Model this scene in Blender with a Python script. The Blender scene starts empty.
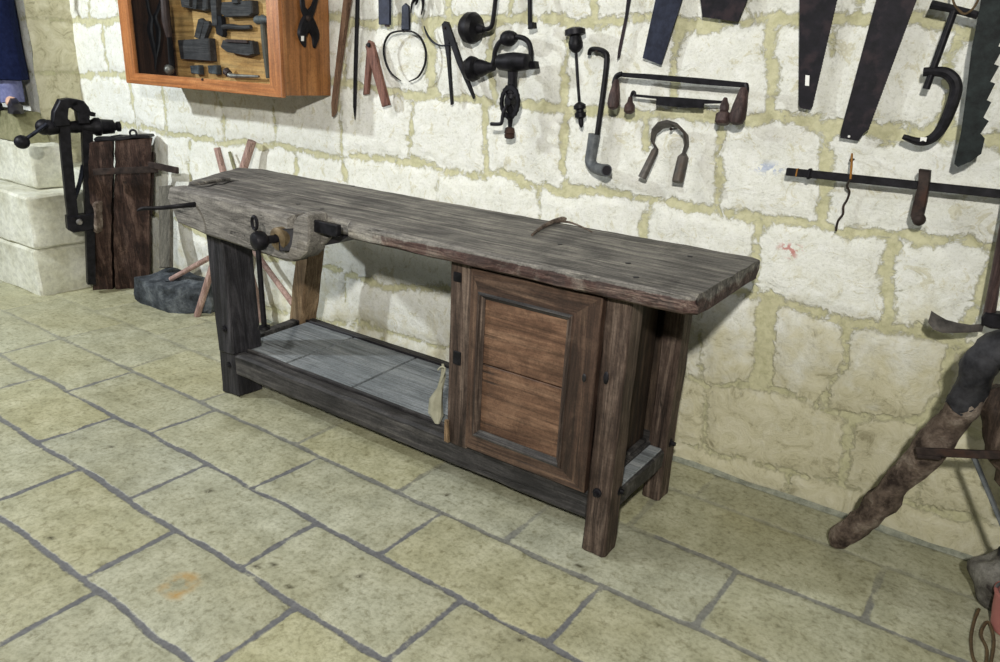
import bpy, bmesh, math, random
import numpy as np
from mathutils import Vector as V, Matrix, noise
random.seed(7)
S = bpy.context.scene
COL = S.collection
PI = math.pi
# ------------------------------------------------------------------ camera
CAM = V((2.66618, -2.50679, 1.38402)); FPX = 749.06
ax, ay, az = 1.2323, .0513, .5952
RM = Matrix.Rotation(az, 3, 'Z') @ Matrix.Rotation(ax, 3, 'X') @ Matrix.Rotation(ay, 3, 'Z')
cd = bpy.data.cameras.new('camera'); cam = bpy.data.objects.new('camera', cd); COL.objects.link(cam)
cam.matrix_world = Matrix.Translation(CAM) @ RM.to_4x4()
cd.sensor_width = 36; cd.lens = FPX/1000*36; cd.clip_start = .02; cd.clip_end = 60
S.camera = cam
def ray(px, py): return RM @ V(((px-500)/FPX, -(py-331)/FPX, -1))
def onp(px, py, p0, n):
    r = ray(px, py); n = V(n); return CAM + r*((V(p0)-CAM).dot(n)/r.dot(n))
def W(px, py, off=0): return onp(px, py, (0, -off, 0), (0, 1, 0))      # plane parallel to the wall, off metres in front
def F(px, py, z=0): return onp(px, py, (0, 0, z), (0, 0, 1))
def XP(px, py, x): return onp(px, py, (x, 0, 0), (1, 0, 0))
# ------------------------------------------------------------------ materials
def srgb(c):
    f = lambda u: (u/255/12.92) if u/255 <= .04045 else ((u/255+.055)/1.055)**2.4
    return (f(c[0]), f(c[1]), f(c[2]), 1)
class NT:
    def __init__(s, name):
        s.m = bpy.data.materials.new(name); s.m.use_nodes = True; s.t = s.m.node_tree; s.n = s.t.nodes; s.l = s.t.links
        s.b = s.n['Principled BSDF']; s.co = s.n.new('ShaderNodeTexCoord')
    def node(s, ty, **k):
        n = s.n.new(ty)
        for a, v in k.items():
            if a.startswith('i_'): n.inputs[a[2:].replace('_', ' ')].default_value = v
            else: setattr(n, a, v)
        return n
    def link(s, a, b): s.l.new(a, b)
    def map(s, sc=(1, 1, 1), src='Object', rot=(0, 0, 0)):
        n = s.n.new('ShaderNodeMapping'); n.inputs['Scale'].default_value = sc; n.inputs['Rotation'].default_value = rot
        s.link(s.co.outputs[src], n.inputs[0]); return n.outputs[0]
    def noise(s, vec, scale, detail=6, rough=.6, dist=0):
        n = s.node('ShaderNodeTexNoise', i_Scale=scale, i_Detail=detail, i_Roughness=rough, i_Distortion=dist); s.link(vec, n.inputs['Vector']); return n.outputs['Fac']
    def ramp(s, fac, stops, interp='LINEAR'):
        n = s.n.new('ShaderNodeValToRGB'); n.color_ramp.interpolation = interp; e = n.color_ramp.elements
        while len(e) < len(stops): e.new(.5)
        for i, (p, c) in enumerate(stops):
            e[i].position = p; e[i].color = c if len(c) == 4 else srgb(c)
        s.link(fac, n.inputs[0]); return n.outputs[0]
    def mix(s, fac, a, b, mode='MIX'):
        n = s.n.new('ShaderNodeMix'); n.data_type = 'RGBA'; n.blend_type = mode
        for sock, v in ((n.inputs[0], fac), (n.inputs[6], a), (n.inputs[7], b)):
            if hasattr(v, 'links'): s.link(v, sock)
            else: sock.default_value = v
        return n.outputs[2]
    def math(s, op, a, b=0, c=0, clamp=False):
        n = s.n.new('ShaderNodeMath'); n.operation = op; n.use_clamp = clamp
        for i, v in enumerate((a, b, c)):
            if hasattr(v, 'links'): s.link(v, n.inputs[i])
            else: n.inputs[i].default_value = v
        return n.outputs[0]
    def attr(s, name):
        n = s.n.new('ShaderNodeAttribute'); n.attribute_name = name; return n.outputs['Fac']
    def bump(s, h, strength=.5, dist=.01):
        n = s.node('ShaderNodeBump', i_Strength=strength, i_Distance=dist); s.link(h, n.inputs['Height']); s.link(n.outputs[0], s.b.inputs['Normal'])
    def fin(s, col, rough=.7, metal=0, spec=.4):
        if hasattr(col, 'links'): s.link(col, s.b.inputs['Base Color'])
        else: s.b.inputs['Base Color'].default_value = col
        if hasattr(rough, 'links'): s.link(rough, s.b.inputs['Roughness'])
        else: s.b.inputs['Roughness'].default_value = rough
        s.b.inputs['Metallic'].default_value = metal; s.b.inputs['Specular IOR Level'].default_value = spec
        return s.m
def wood(name, dark, mid, light, axis=0, rough=.75, fine=1.0, bump=.5, spec=.3, crack=.8, alt=None):
    t = NT(name)
    def st(a_, b_): q = [a_*fine]*3; q[axis] = b_*fine; return t.map(q)
    a = t.noise(st(24, 1.7), 1.0, 10, .72, .9)
    b = t.noise(st(150, 5), 1.0, 4, .7); sp = t.noise(t.map(), 150, 3, .7)
    p = t.noise(t.map(), 7, 8, .7, .5)
    c = t.ramp(a, [(.34, dark), (.5, mid), (.64, light)])
    if alt:
        e_ = t.math('MULTIPLY_ADD', t.math('ADD', t.attr('edge'), t.math('MULTIPLY', t.math('SUBTRACT', p, .5), 1.6)), 5, -2, True)
        c = t.mix(e_, c, t.ramp(a, [(.34, alt[0]), (.5, alt[1]), (.64, alt[2])]))
    c = t.mix(t.math('MULTIPLY', t.ramp(p, [(.48, (0, 0, 0)), (.62, (255, 255, 255))]), .5), c, srgb(dark))
    c = t.mix(t.math('MULTIPLY', t.ramp(p, [(.34, (255, 255, 255)), (.46, (0, 0, 0))]), .35), c, srgb(light))
    c = t.mix(.45, c, t.ramp(b, [(.36, (60, 60, 60)), (.56, (255, 255, 255))]), 'MULTIPLY')
    c = t.mix(.3, c, t.ramp(sp, [(.35, (90, 90, 90)), (.55, (255, 255, 255))]), 'MULTIPLY')
    k = t.noise(st(34, .9), 1.0, 3, .5, .4); k = t.math('MULTIPLY_ADD', t.math('ABSOLUTE', t.math('SUBTRACT', k, .5)), -70, 1, True)
    k = t.math('MULTIPLY', k, t.math('MULTIPLY_ADD', t.noise(t.map(), 3.5, 2, .5), 6, -2.7, True))
    c = t.mix(t.math('MULTIPLY', k, crack), c, (.012, .010, .009, 1))
    hgt = t.math('ADD', t.math('MULTIPLY', a, .5), t.math('MULTIPLY', b, .4)); hgt = t.math('SUBTRACT', hgt, t.math('MULTIPLY', k, .6*crack))
    t.bump(hgt, bump, .006)
    return t.fin(c, rough, 0, spec)
def iron(name, c1=(13, 13, 16), c2=(36, 35, 40), rough=.5, metal=.35, rust=None, scale=30):
    t = NT(name); a = t.noise(t.map(), scale, 6, .65)
    c = t.ramp(a, [(.35, c1), (.65, c2)])
    if rust: c = t.mix(t.ramp(t.noise(t.map(), scale*.5, 5, .6), [(.5, (0, 0, 0)), (.65, (255, 255, 255))]), c, srgb(rust))
    t.bump(a, .35, .003); return t.fin(c, rough, metal, .25)
def stone(name, c1, c2, c3, scale=8, bump=.6, rough=.9, dist=.01):
    t = NT(name); a = t.noise(t.map(), scale, 8, .65); b = t.noise(t.map(), scale*7, 5, .7)
    c = t.ramp(a, [(.35, c1), (.52, c2), (.68, c3)]); c = t.mix(.3, c, t.ramp(b, [(.3, (90, 90, 90)), (.6, (255, 255, 255))]), 'MULTIPLY')
    t.bump(t.math('ADD', a, t.math('MULTIPLY', b, .5)), bump, dist); return t.fin(c, rough, 0, .25)
M = {}
M['black'] = iron('black_iron'); M['iron2'] = iron('iron_blue', (22, 24, 32), (48, 52, 64), .42, .4)
M['rusty'] = iron('rusty_iron', (32, 25, 24), (64, 54, 50), .7, .15, (66, 46, 38))
M['saw'] = iron('saw_steel', (14, 13, 19), (30, 27, 35), .6, .1, (46, 36, 40))
M['sawblue'] = iron('saw_steel_blue', (30, 33, 46), (48, 53, 70), .5, .2)
M['grey_metal'] = iron('grey_pipe', (78, 82, 86), (112, 116, 118), .55, .3)
M['steel'] = iron('worn_steel', (105, 102, 98), (150, 146, 140), .45, .5)
M['greyblade'] = iron('grey_blade', (60, 58, 56), (104, 100, 96), .55, .4, (80, 70, 62))
M['brass'] = iron('brass', (78, 66, 48), (124, 108, 82), .55, .2)
M['bench_top'] = wood('weathered_bench_top', (72, 69, 68), (124, 121, 116), (170, 165, 154), 0, .8, 1.3, .9, alt=((36, 25, 24), (80, 60, 56), (136, 118, 108)))
M['bench_edge'] = wood('stained_bench_edge', (42, 27, 25), (88, 64, 58), (142, 122, 110), 0, .7, 1, 1)
M['jaw'] = wood('jaw_wood', (88, 84, 80), (128, 124, 118), (160, 155, 147), 0, .8, 1.3, .8)
M['leg_dark'] = wood('dark_leg', (22, 22, 26), (44, 43, 48), (74, 72, 76), 2, .55, 1, .7)
M['rail'] = wood('rail_wood', (34, 33, 34), (66, 64, 64), (100, 97, 94), 0, .65, 1, .8)
M['post'] = wood('post_wood', (38, 29, 25), (78, 64, 56), (126, 110, 98), 2, .65, 1, .9)
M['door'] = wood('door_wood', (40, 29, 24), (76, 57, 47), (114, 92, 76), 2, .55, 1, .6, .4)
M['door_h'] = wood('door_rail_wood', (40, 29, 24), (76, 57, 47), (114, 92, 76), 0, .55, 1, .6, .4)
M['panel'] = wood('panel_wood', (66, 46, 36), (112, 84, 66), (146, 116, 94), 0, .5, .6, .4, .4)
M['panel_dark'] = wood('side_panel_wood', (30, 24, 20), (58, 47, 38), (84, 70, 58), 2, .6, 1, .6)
M['shelf'] = wood('shelf_board', (118, 124, 128), (146, 152, 156), (166, 170, 172), 0, .7, .6, .4)
M['light_wood'] = wood('brown_leg', (96, 76, 56), (142, 118, 90), (172, 148, 118), 2, .65, 1, .6)
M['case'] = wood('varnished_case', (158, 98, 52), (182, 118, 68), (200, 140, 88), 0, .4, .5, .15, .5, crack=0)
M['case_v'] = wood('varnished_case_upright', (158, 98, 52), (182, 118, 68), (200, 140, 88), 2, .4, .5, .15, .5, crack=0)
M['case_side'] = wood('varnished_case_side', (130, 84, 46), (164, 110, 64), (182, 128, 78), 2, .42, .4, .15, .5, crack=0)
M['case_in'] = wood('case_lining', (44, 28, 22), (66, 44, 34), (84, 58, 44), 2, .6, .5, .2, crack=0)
M['case_back'] = wood('case_backboard', (176, 130, 72), (206, 160, 98), (222, 180, 118), 0, .6, .5, .2, crack=0)
M['plane'] = wood('old_plane_wood', (40, 38, 40), (66, 64, 66), (92, 88, 88), 0, .6, 1.5, .5)
M['handle'] = wood('dark_red_handle', (44, 32, 32), (72, 56, 54), (98, 78, 74), 2, .55, 2, .4)
M['red_wood'] = wood('reddish_wood', (84, 54, 46), (120, 82, 70), (146, 106, 92), 2, .6, 1.5, .4)
M['pole'] = wood('pinkish_pole', (140, 112, 104), (182, 152, 142), (204, 176, 166), 2, .65, 1.5, .4)
M['stick'] = wood('brown_stick', (88, 66, 52), (126, 98, 78), (150, 122, 100), 2, .65, 1.5, .3)
M['green_stick'] = wood('greenish_stick', (120, 120, 92), (150, 150, 116), (170, 168, 132), 2, .65, 1.5, .3)
M['log'] = wood('dark_red_log', (32, 22, 20), (66, 48, 42), (112, 90, 80), 2, .85, .9, 1)
M['bark'] = stone('crooked_branch', (58, 48, 43), (122, 107, 96), (166, 153, 140), 16, 1, .9, .02)
M['grey_board'] = wood('grey_board', (76, 74, 68), (106, 103, 94), (124, 120, 110), 2, .85, .6, .4)
M['limestone'] = stone('limestone_block', (196, 194, 172), (222, 222, 206), (234, 234, 222), 5, .4)
M['darkstone'] = stone('dark_grey_stone', (44, 48, 52), (80, 86, 92), (122, 128, 132), 14, 1.0, .9, .02)
M['greystone'] = stone('grey_round_stone', (58, 54, 52), (124, 122, 116), (158, 156, 150), 16, 1, .9, .01)
M['olive'] = stone('olive_stone', (112, 110, 82), (138, 136, 104), (158, 154, 122), 9, .5)
t = NT('cloth_scrap'); M['cloth'] = t.fin(t.ramp(t.noise(t.map(), 12), [(.3, (120, 118, 100)), (.7, (166, 164, 144))]), .95)
t = NT('rope'); M['rope'] = t.fin(t.ramp(t.noise(t.map(), 60), [(.3, (62, 50, 34)), (.7, (100, 82, 56))]), .9)
t = NT('pink_plastic'); M['pink'] = t.fin(t.ramp(t.noise(t.map(), 8), [(.3, (150, 92, 86)), (.7, (176, 116, 108))]), .5)
t = NT('navy_cloth'); a = t.noise(t.map(), 40); t.bump(a, .3, .003); M['navy'] = t.fin(t.ramp(a, [(.3, (14, 20, 44)), (.7, (26, 34, 66))]), .95, 0, .1)
t = NT('blue_grey_cloth'); a = t.noise(t.map(), 40); t.bump(a, .3, .003); M['trouser'] = t.fin(t.ramp(a, [(.3, (92, 96, 134)), (.7, (122, 126, 162))]), .95, 0, .1)
t = NT('black_leather'); M['leather'] = t.fin(t.ramp(t.noise(t.map(), 20), [(.3, (20, 20, 24)), (.7, (42, 40, 44))]), .45)
t = NT('skin'); M['skin'] = t.fin(t.ramp(t.noise(t.map(), 10), [(.3, (196, 156, 132)), (.7, (214, 176, 152))]), .6)
t = NT('white_tag'); M['tag'] = t.fin(t.ramp(t.noise(t.map(), 10), [(.3, (226, 226, 222)), (.7, (240, 240, 236))]), .7)
t = NT('orange_rust'); M['orust'] = t.fin(t.ramp(t.noise(t.map(), 40), [(.3, (126, 82, 34)), (.7, (170, 122, 56))]), .9)
t = NT('dark_cap'); M['hair'] = t.fin(t.ramp(t.noise(t.map(), 60), [(.3, (30, 22, 18)), (.7, (54, 40, 32))]), .9)
# glass pane: mix of transparent and glossy by fresnel
t = NT('case_glass'); lw = t.node('ShaderNodeLayerWeight', i_Blend=.5); fr_ = t.math('MULTIPLY_ADD', t.math('POWER', lw.outputs['Facing'], 4), .5, .03); tr = t.n.new('ShaderNodeBsdfTransparent'); gl = t.node('ShaderNodeBsdfGlossy', i_Roughness=.03)
tr.inputs[0].default_value = (.94, .96, .96, 1); mx = t.n.new('ShaderNodeMixShader'); t.link(fr_, mx.inputs[0]); t.link(tr.outputs[0], mx.inputs[1]); t.link(gl.outputs[0], mx.inputs[2])
t.link(mx.outputs[0], t.n['Material Output'].inputs[0]); M['glass'] = t.m
# ------------------------------------------------------------------ mesh builder
ORI = {}
def nz(p, s=1.0): return noise.noise(V(p)*s)
class MB:
    def __init__(s): s.bm = bmesh.new()
    def face(s, vs, mi=0):
        try: f = s.bm.faces.new(vs); f.material_index = mi; return f
        except ValueError: return None
    def loft(s, rings, cap=True, closed=True, mi=0):
        R = [[s.bm.verts.new(p) for p in r] for r in rings]; n = len(R[0])
        for a, b in zip(R[:-1], R[1:]):
            for i in range(n if closed else n-1): s.face((a[i], a[(i+1) % n], b[(i+1) % n], b[i]), mi)
        if cap and closed: s.face(R[0][::-1], mi); s.face(R[-1], mi)
        return R
    def prism(s, pts, ext, bev=0):
        n = len(pts); ext = V(ext); pts = [V(p) for p in pts]
        nrm = V((0, 0, 0))
        for i in range(n): nrm += pts[i].cross(pts[(i+1) % n])
        rings = [pts, [p+ext for p in pts]]
        if bev:
            c = sum(pts, V((0, 0, 0)))/n
            def shrink(ps, amt):
                return [p+(c-p).normalized()*min(amt, (c-p).length*.3) for p in ps]
            e = ext.normalized()*min(bev, ext.length*.3)
            rings = [shrink(pts, bev), [p+e for p in pts], [p+ext-e for p in pts], [p+ext for p in shrink(pts, bev)]]
        s.loft(rings); return s
    def box(s, lo, hi, bev=.003):
        x0, y0, z0 = lo; x1, y1, z1 = hi
        return s.beam((x0, (y0+y1)/2, (z0+z1)/2), (x1, (y0+y1)/2, (z0+z1)/2), abs(y1-y0), abs(z1-z0), (0, 0, 1), bev=bev, seg=1)
    def beam(s, p0, p1, w, h, up=(0, 0, 1), bev=.004, seg=1, amp=0, fs=6, w1=None, h1=None, jag=0):
        """rounded rectangular bar from p0 to p1; w across, h along up; amp = worn irregularity"""
        p0, p1 = V(p0), V(p1); d = p1-p0; L = d.length; d.normalize(); up = V(up); sd = d.cross(up)
        if sd.length < 1e-5: sd = d.cross(V((1, 0, 0)))
        sd.normalize(); up = sd.cross(d).normalized()
        w1 = w if w1 is None else w1; h1 = h if h1 is None else h1
        sub = 1 if not amp else 4
        ts = [0, min(.45, bev/L)]+[i/seg for i in range(1, seg)]+[1-min(.45, bev/L), 1]; ts = sorted(set(ts))
        rings = []
        for i, tt in enumerate(ts):
            ww, hh = (w+(w1-w)*tt)/2, (h+(h1-h)*tt)/2; b = min(bev, ww*.4, hh*.4)
            sh = b if i in (0, len(ts)-1) else 0
            a_, c_ = ww-sh, hh-sh
            base = [(-a_+b, -c_), (a_-b, -c_), (a_, -c_+b), (a_, c_-b), (a_-b, c_), (-a_+b, c_), (-a_, c_-b), (-a_, -c_+b)]
            out = []
            for k in range(8):
                u0, u1 = base[k], base[(k+1) % 8]; out.append(u0)
                if sub > 1 and k % 2 == 0:
                    for q in range(1, sub): out.append((u0[0]+(u1[0]-u0[0])*q/sub, u0[1]+(u1[1]-u0[1])*q/sub))
            c = p0+d*(L*tt); ring = []
            for (a2, b2) in out:
                p = c+sd*a2+up*b2
                if amp:
                    p = p+V((nz(p, fs), nz(p+V((9, 3, 1)), fs), nz(p+V((2, 7, 5)), fs)))*amp+V((nz(p, fs*6), nz(p+V((5, 5, 5)), fs*6), nz(p-V((5, 5, 5)), fs*6)))*amp*.35
                    if jag and i in (0, 1, len(ts)-2, len(ts)-1): p = p+d*(nz((a2*40, b2*25, i), 1)*jag)
                ring.append(p)
            rings.append(ring)
        s.loft(rings); return s
    def tube(s, pts, r, n=10, cap=True, flat=1.0, up=(0, 0, 1), sm=0):
        pts = [V(p) for p in pts]; rs = r if isinstance(r, (list, tuple)) else [r]*len(pts)
        if sm:
            P, Q = [], []
            for i in range(len(pts)-1):
                a, b, c, d = pts[max(i-1, 0)], pts[i], pts[i+1], pts[min(i+2, len(pts)-1)]
                for k in range(sm):
                    t_ = k/sm; P.append(.5*((2*b)+(c-a)*t_+(2*a-5*b+4*c-d)*t_**2+(3*b-a-3*c+d)*t_**3)); Q.append(rs[i]+(rs[i+1]-rs[i])*t_)
            P.append(pts[-1]); Q.append(rs[-1]); pts, rs = P, Q
        rings = []; prev = None
        for i, p in enumerate(pts):
            d = (pts[min(i+1, len(pts)-1)]-pts[max(i-1, 0)]).normalized()
            if prev is None:
                u = V(up)-d*V(up).dot(d)
                if u.length < 1e-3: u = V((1, 0, 0))-d*d.x
                if u.length < 1e-3: u = V((0, 1, 0))-d*d.y
            else: u = prev-d*prev.dot(d)
            u.normalize(); prev = u; w = d.cross(u)
            rings.append([p+(u*math.cos(2*PI*k/n)+w*flat*math.sin(2*PI*k/n))*rs[i] for k in range(n)])
        s.loft(rings, cap); return s
    def lathe(s, p0, p1, prof, n=16):
        """prof: list of (t along p0->p1, radius)"""
        p0, p1 = V(p0), V(p1); d = p1-p0; L = d.normalized()
        u = L.orthogonal().normalized(); w = L.cross(u)
        s.loft([[p0+d*t_+(u*math.cos(2*PI*k/n)+w*math.sin(2*PI*k/n))*max(r, .0004) for k in range(n)] for t_, r in prof]); return s
    def ball(s, c, r, n=12, sc=(1, 1, 1), amp=0, fs=8):
        c = V(c); rings = []
        for i in range(n+1):
            th = PI*i/n; ring = []
            for k in range(n*2):
                ph = PI*k/n; d = V((math.sin(th)*math.cos(ph)*sc[0], math.sin(th)*math.sin(ph)*sc[1], math.cos(th)*sc[2]))
                if th == 0 or i == n: d += V((math.cos(ph), math.sin(ph), 0))*.01
                p = c+d*r; rings_amp = amp*nz(p, fs) if amp else 0
                ring.append(p+d*rings_amp)
            rings.append(ring)
        s.loft(rings); return s
    def build(s, name, mat, parent=None, smooth=False, angle=35, mats=None):
        bm = s.bm; bmesh.ops.recalc_face_normals(bm, faces=bm.faces[:])
        if parent is None:
            xs = [v.co.x for v in bm.verts]; ys = [v.co.y for v in bm.verts]; zs = [v.co.z for v in bm.verts]
            o3 = V(((min(xs)+max(xs))/2, (min(ys)+max(ys))/2, min(zs)))
        else: o3 = ORI[parent.name]
        bmesh.ops.translate(bm, verts=bm.verts[:], vec=-o3)
        me = bpy.data.meshes.new(name); bm.to_mesh(me); bm.free()
        for m_ in (mats or [mat]): me.materials.append(m_)
        ob = bpy.data.objects.new(name, me); COL.objects.link(ob)
        if parent is None: ob.location = o3
        else: ob.parent = parent
        ORI[ob.name] = o3
        if smooth:
            me.polygons.foreach_set('use_smooth', [True]*len(me.polygons))
            try: me.set_sharp_from_angle(angle=math.radians(angle))
            except Exception: pass
        return ob
def tag(o, label, cat, group=None, kind=None):
    o['label'] = label; o['category'] = cat
    if group: o['group'] = group
    if kind: o['kind'] = kind
    return o
def empty(name, loc, label, cat, group=None):
    o = bpy.data.objects.new(name, None); COL.objects.link(o); o.location = loc; o.empty_display_size = .05; ORI[o.name] = V(loc)
    return tag(o, label, cat, group)
def plate(pts, off, th, bev=.0015):
    """flat plate whose outline stands off metres in front of the wall, th thick towards the room"""
    m = MB(); m.prism([W(x, y, off+th) for x, y in pts], (0, th, 0), bev); return m
def wtube(pts, off, r, n=10, sm=4, flat=1.0):
    offs = off if isinstance(off, (list, tuple)) else [off]*len(pts)
    return MB().tube([W(p[0], p[1], o) for p, o in zip(pts, offs)], r, n, sm=sm, flat=flat, up=(0, 1, 0))
# ------------------------------------------------------------------ lattice noise for masonry
def vn(x, z, sc, seed):
    rng = np.random.RandomState(seed); T = rng.rand(128, 128); X = x*sc+57.3; Z = z*sc+31.7
    xi = np.floor(X).astype(int); zi = np.floor(Z).astype(int); fx = X-xi; fz = Z-zi
    fx = fx*fx*(3-2*fx); fz = fz*fz*(3-2*fz); g = lambda a, b: T[a % 128, b % 128]
    return (g(xi, zi)*(1-fx)+g(xi+1, zi)*fx)*(1-fz)+(g(xi, zi+1)*(1-fx)+g(xi+1, zi+1)*fx)*fz-.5
def fbm(x, z, sc, seed, o=4): return sum(vn(x, z, sc*2**i, seed+i)/2**i for i in range(o))
def segdist(x, z, joints):
    D = np.full(x.shape, 9.0)
    for pts, w in joints:
        for (ax_, az_), (bx, bz) in zip(pts[:-1], pts[1:]):
            dx, dz = bx-ax_, bz-az_; L2 = dx*dx+dz*dz+1e-9
            t_ = np.clip(((x-ax_)*dx+(z-az_)*dz)/L2, 0, 1)
            D = np.minimum(D, np.hypot(x-ax_-t_*dx, z-az_-t_*dz)-w)
    return D
def gridmesh(name, P, nu, nv, attrs, mat):
    """P (nu*nv,3) array"""
    me = bpy.data.meshes.new(name); idx = np.arange(nu*nv).reshape(nu, nv)
    q = np.stack([idx[:-1, :-1], idx[1:, :-1], idx[1:, 1:], idx[:-1, 1:]], -1).reshape(-1, 4)
    me.from_pydata(P.tolist(), [], q.tolist())
    for k, a in attrs.items():
        at = me.attributes.new(k, 'FLOAT', 'POINT'); at.data.foreach_set('value', a.astype(np.float32).ravel())
    me.materials.append(mat); me.polygons.foreach_set('use_smooth', [True]*len(me.polygons)); me.update()
    o = bpy.data.objects.new(name, me); COL.objects.link(o); o['kind'] = 'structure'; return o
# ------------------------------------------------------------------ wall
t = NT('whitewashed_masonry')
j = t.attr('joint'); n1 = t.noise(t.map(), 9, 6, .6); n2 = t.noise(t.map(), 45, 5, .6); n3 = t.noise(t.map(), 3, 4, .5)
n4 = t.noise(t.map(), 22, 8, .75, .6); d = t.math('ADD', j, t.math('MULTIPLY', t.math('SUBTRACT', n1, .5), .05)); d = t.math('ADD', d, t.math('MULTIPLY', t.math('SUBTRACT', n4, .46), .085))
mask = t.math('MULTIPLY_ADD', d, 110, .45, True)
wash_shade = t.attr('wash_shade')
n5 = t.noise(t.map(), 95, 5, .75); n6 = t.noise(t.map(), 13, 9, .78, 1.2)
stc = t.ramp(n4, [(.28, (200, 198, 180)), (.42, (233, 234, 224)), (.7, (246, 247, 242))])
stc = t.mix(t.math('MULTIPLY', t.ramp(n6, [(.56, (0, 0, 0)), (.60, (255, 255, 255))]), .55), stc, srgb((204, 198, 164)))
stc = t.mix(.35, stc, t.ramp(n5, [(.30, (150, 148, 138)), (.48, (255, 255, 255))]), 'MULTIPLY')
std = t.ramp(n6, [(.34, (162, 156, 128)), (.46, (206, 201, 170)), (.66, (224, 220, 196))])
wm = t.math('ADD', wash_shade, t.math('MULTIPLY', t.math('SUBTRACT', n1, .5), 1.6))
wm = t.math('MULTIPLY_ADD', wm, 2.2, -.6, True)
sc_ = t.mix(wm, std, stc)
mort = t.ramp(n2, [(.3, (188, 186, 148)), (.6, (212, 209, 174))])
c = t.mix(mask, mort, sc_)
pig = t.attr('red'); c = t.mix(t.math('MULTIPLY', pig, t.math('GREATER_THAN', n2, .5)), c, srgb((196, 110, 104)))
pig = t.attr('blue'); c = t.mix(t.math('MULTIPLY', pig, t.math('GREATER_THAN', n2, .49)), c, srgb((150, 168, 208)))
t.bump(t.math('ADD', t.math('MULTIPLY', mask, .35), t.math('ADD', t.math('MULTIPLY', n6, 1.0), t.math('ADD', t.math('MULTIPLY', n4, .5), t.math('MULTIPLY', n5, .35)))), .8, .011)
M['wall'] = t.fin(c, .95, 0, .15)
def wp(pts): return [(lambda p: (p.x, p.z))(W(x, y)) for x, y in pts]
J = []
H0 = [(30, 24), (67, 23), (118, 21), (240, 18), (362, 20), (455, 17), (545, 21), (600, 22), (690, 25), (760, 20), (860, 19), (935, 24), (1010, 32), (1100, 45)]
H1 = [(30, 76), (78, 74), (125, 75), (230, 78), (340, 86), (404, 93), (440, 97), (482, 103), (560, 108), (602, 112), (644, 117), (694, 116), (739, 122), (778, 116), (818, 122), (877, 129), (944, 134), (1010, 144), (1100, 160)]
HA = [(60, 125), (135, 127), (152, 130), (186, 138), (220, 140), (273, 146), (290, 149), (339, 156), (410.5, 163), (442, 170), (485, 174.6), (560, 187.5), (656, 201), (700, 212), (735, 216), (803, 225), (898, 235), (949, 242), (994, 252), (1100, 275)]
H3 = [(100, 205), (170, 218), (240, 250), (318, 269), (341, 274), (386, 286), (450, 290), (600, 280), (700, 287), (759, 293), (790, 301), (818, 312), (853, 325), (892, 334), (935, 338), (963, 343), (1010, 360), (1100, 385)]
H4 = [(100, 270), (200, 292), (300, 318), (345, 322), (430, 345), (560, 350), (704, 384), (751, 382), (790, 394), (829, 410), (857, 418), (915, 424), (1000, 442), (1100, 470)]
H5 = [(300, 370), (560, 420), (704, 449), (751, 461), (798, 473), (845, 488), (900, 500), (1000, 530), (1100, 560)]
for h, w_ in ((H0, .020), (H1, .020), (HA, .017), (H3, .018), (H4, .012), (H5, .009)): J.append((wp(h), w_))
ztop = W(500, 15).z
for pts, w_ in [([(85, -15), (88, 20)], .01), ([(113, -15), (117, 20)], .01), ([(448, -15), (446, 17)], .02), ([(590, -15), (590, 20)], .022), ([(745, -15), (746, 20)], .01), ([(512, -10), (511, 20)], .012), ([(860, -15), (858, 18)], .01),
    ([(101, 25), (107, 74)], .01), ([(427, 20), (433, 95)], .027), ([(492, 22), (490, 70), (495, 103)], .018), ([(566, 25), (563, 108)], .016), ([(676, 25), (668, 115)], .02), ([(773, 22), (766, 118)], .022), ([(836, 22), (828, 60)], .008), ([(952, 30), (947, 60), (944, 132)], .018), ([(345, 24), (341, 86)], .012),
    ([(128, 76), (135, 125)], .012), ([(160, 80), (166, 130)], .014), ([(215, 80), (222, 139)], .011), ([(270, 85), (275, 146)], .008), ([(337, 90), (341, 156)], .013), ([(412, 95), (410, 163)], .013), ([(480, 103), (485, 173)], .017), ([(565, 110), (563, 186)], .02), ([(724, 122), (719, 160), (717, 212)], .018), ([(835, 125), (828, 165), (820, 225)], .02), ([(645, 120), (642, 150)], .012),
    ([(187, 140), (188, 200)], .008), ([(295, 150), (293, 240)], .012), ([(341, 158), (345, 180)], .018), ([(440, 172), (440, 260)], .006), ([(535, 186), (537, 214)], .012), ([(646, 201), (642, 240)], .018), ([(757, 218), (755, 290)], .016), ([(894, 236), (886, 332)], .022), ([(990, 255), (985, 300)], .02), ([(982, 285), (960, 335)], .02),
    ([(343, 275), (344, 300)], .006), ([(772, 298), (756, 380)], .038), ([(848, 325), (842, 360), (829, 408)], .014), ([(952, 343), (940, 385), (930, 425)], .018), ([(700, 290), (700, 380)], .01),
    ([(704, 386), (703, 448)], .009), ([(852, 420), (842, 486)], .012), ([(925, 426), (915, 500)], .01), ([(790, 474), (785, 500)], .006), ([(380, 340), (376, 385)], .01)]:
    J.append((wp(pts), w_))
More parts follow.
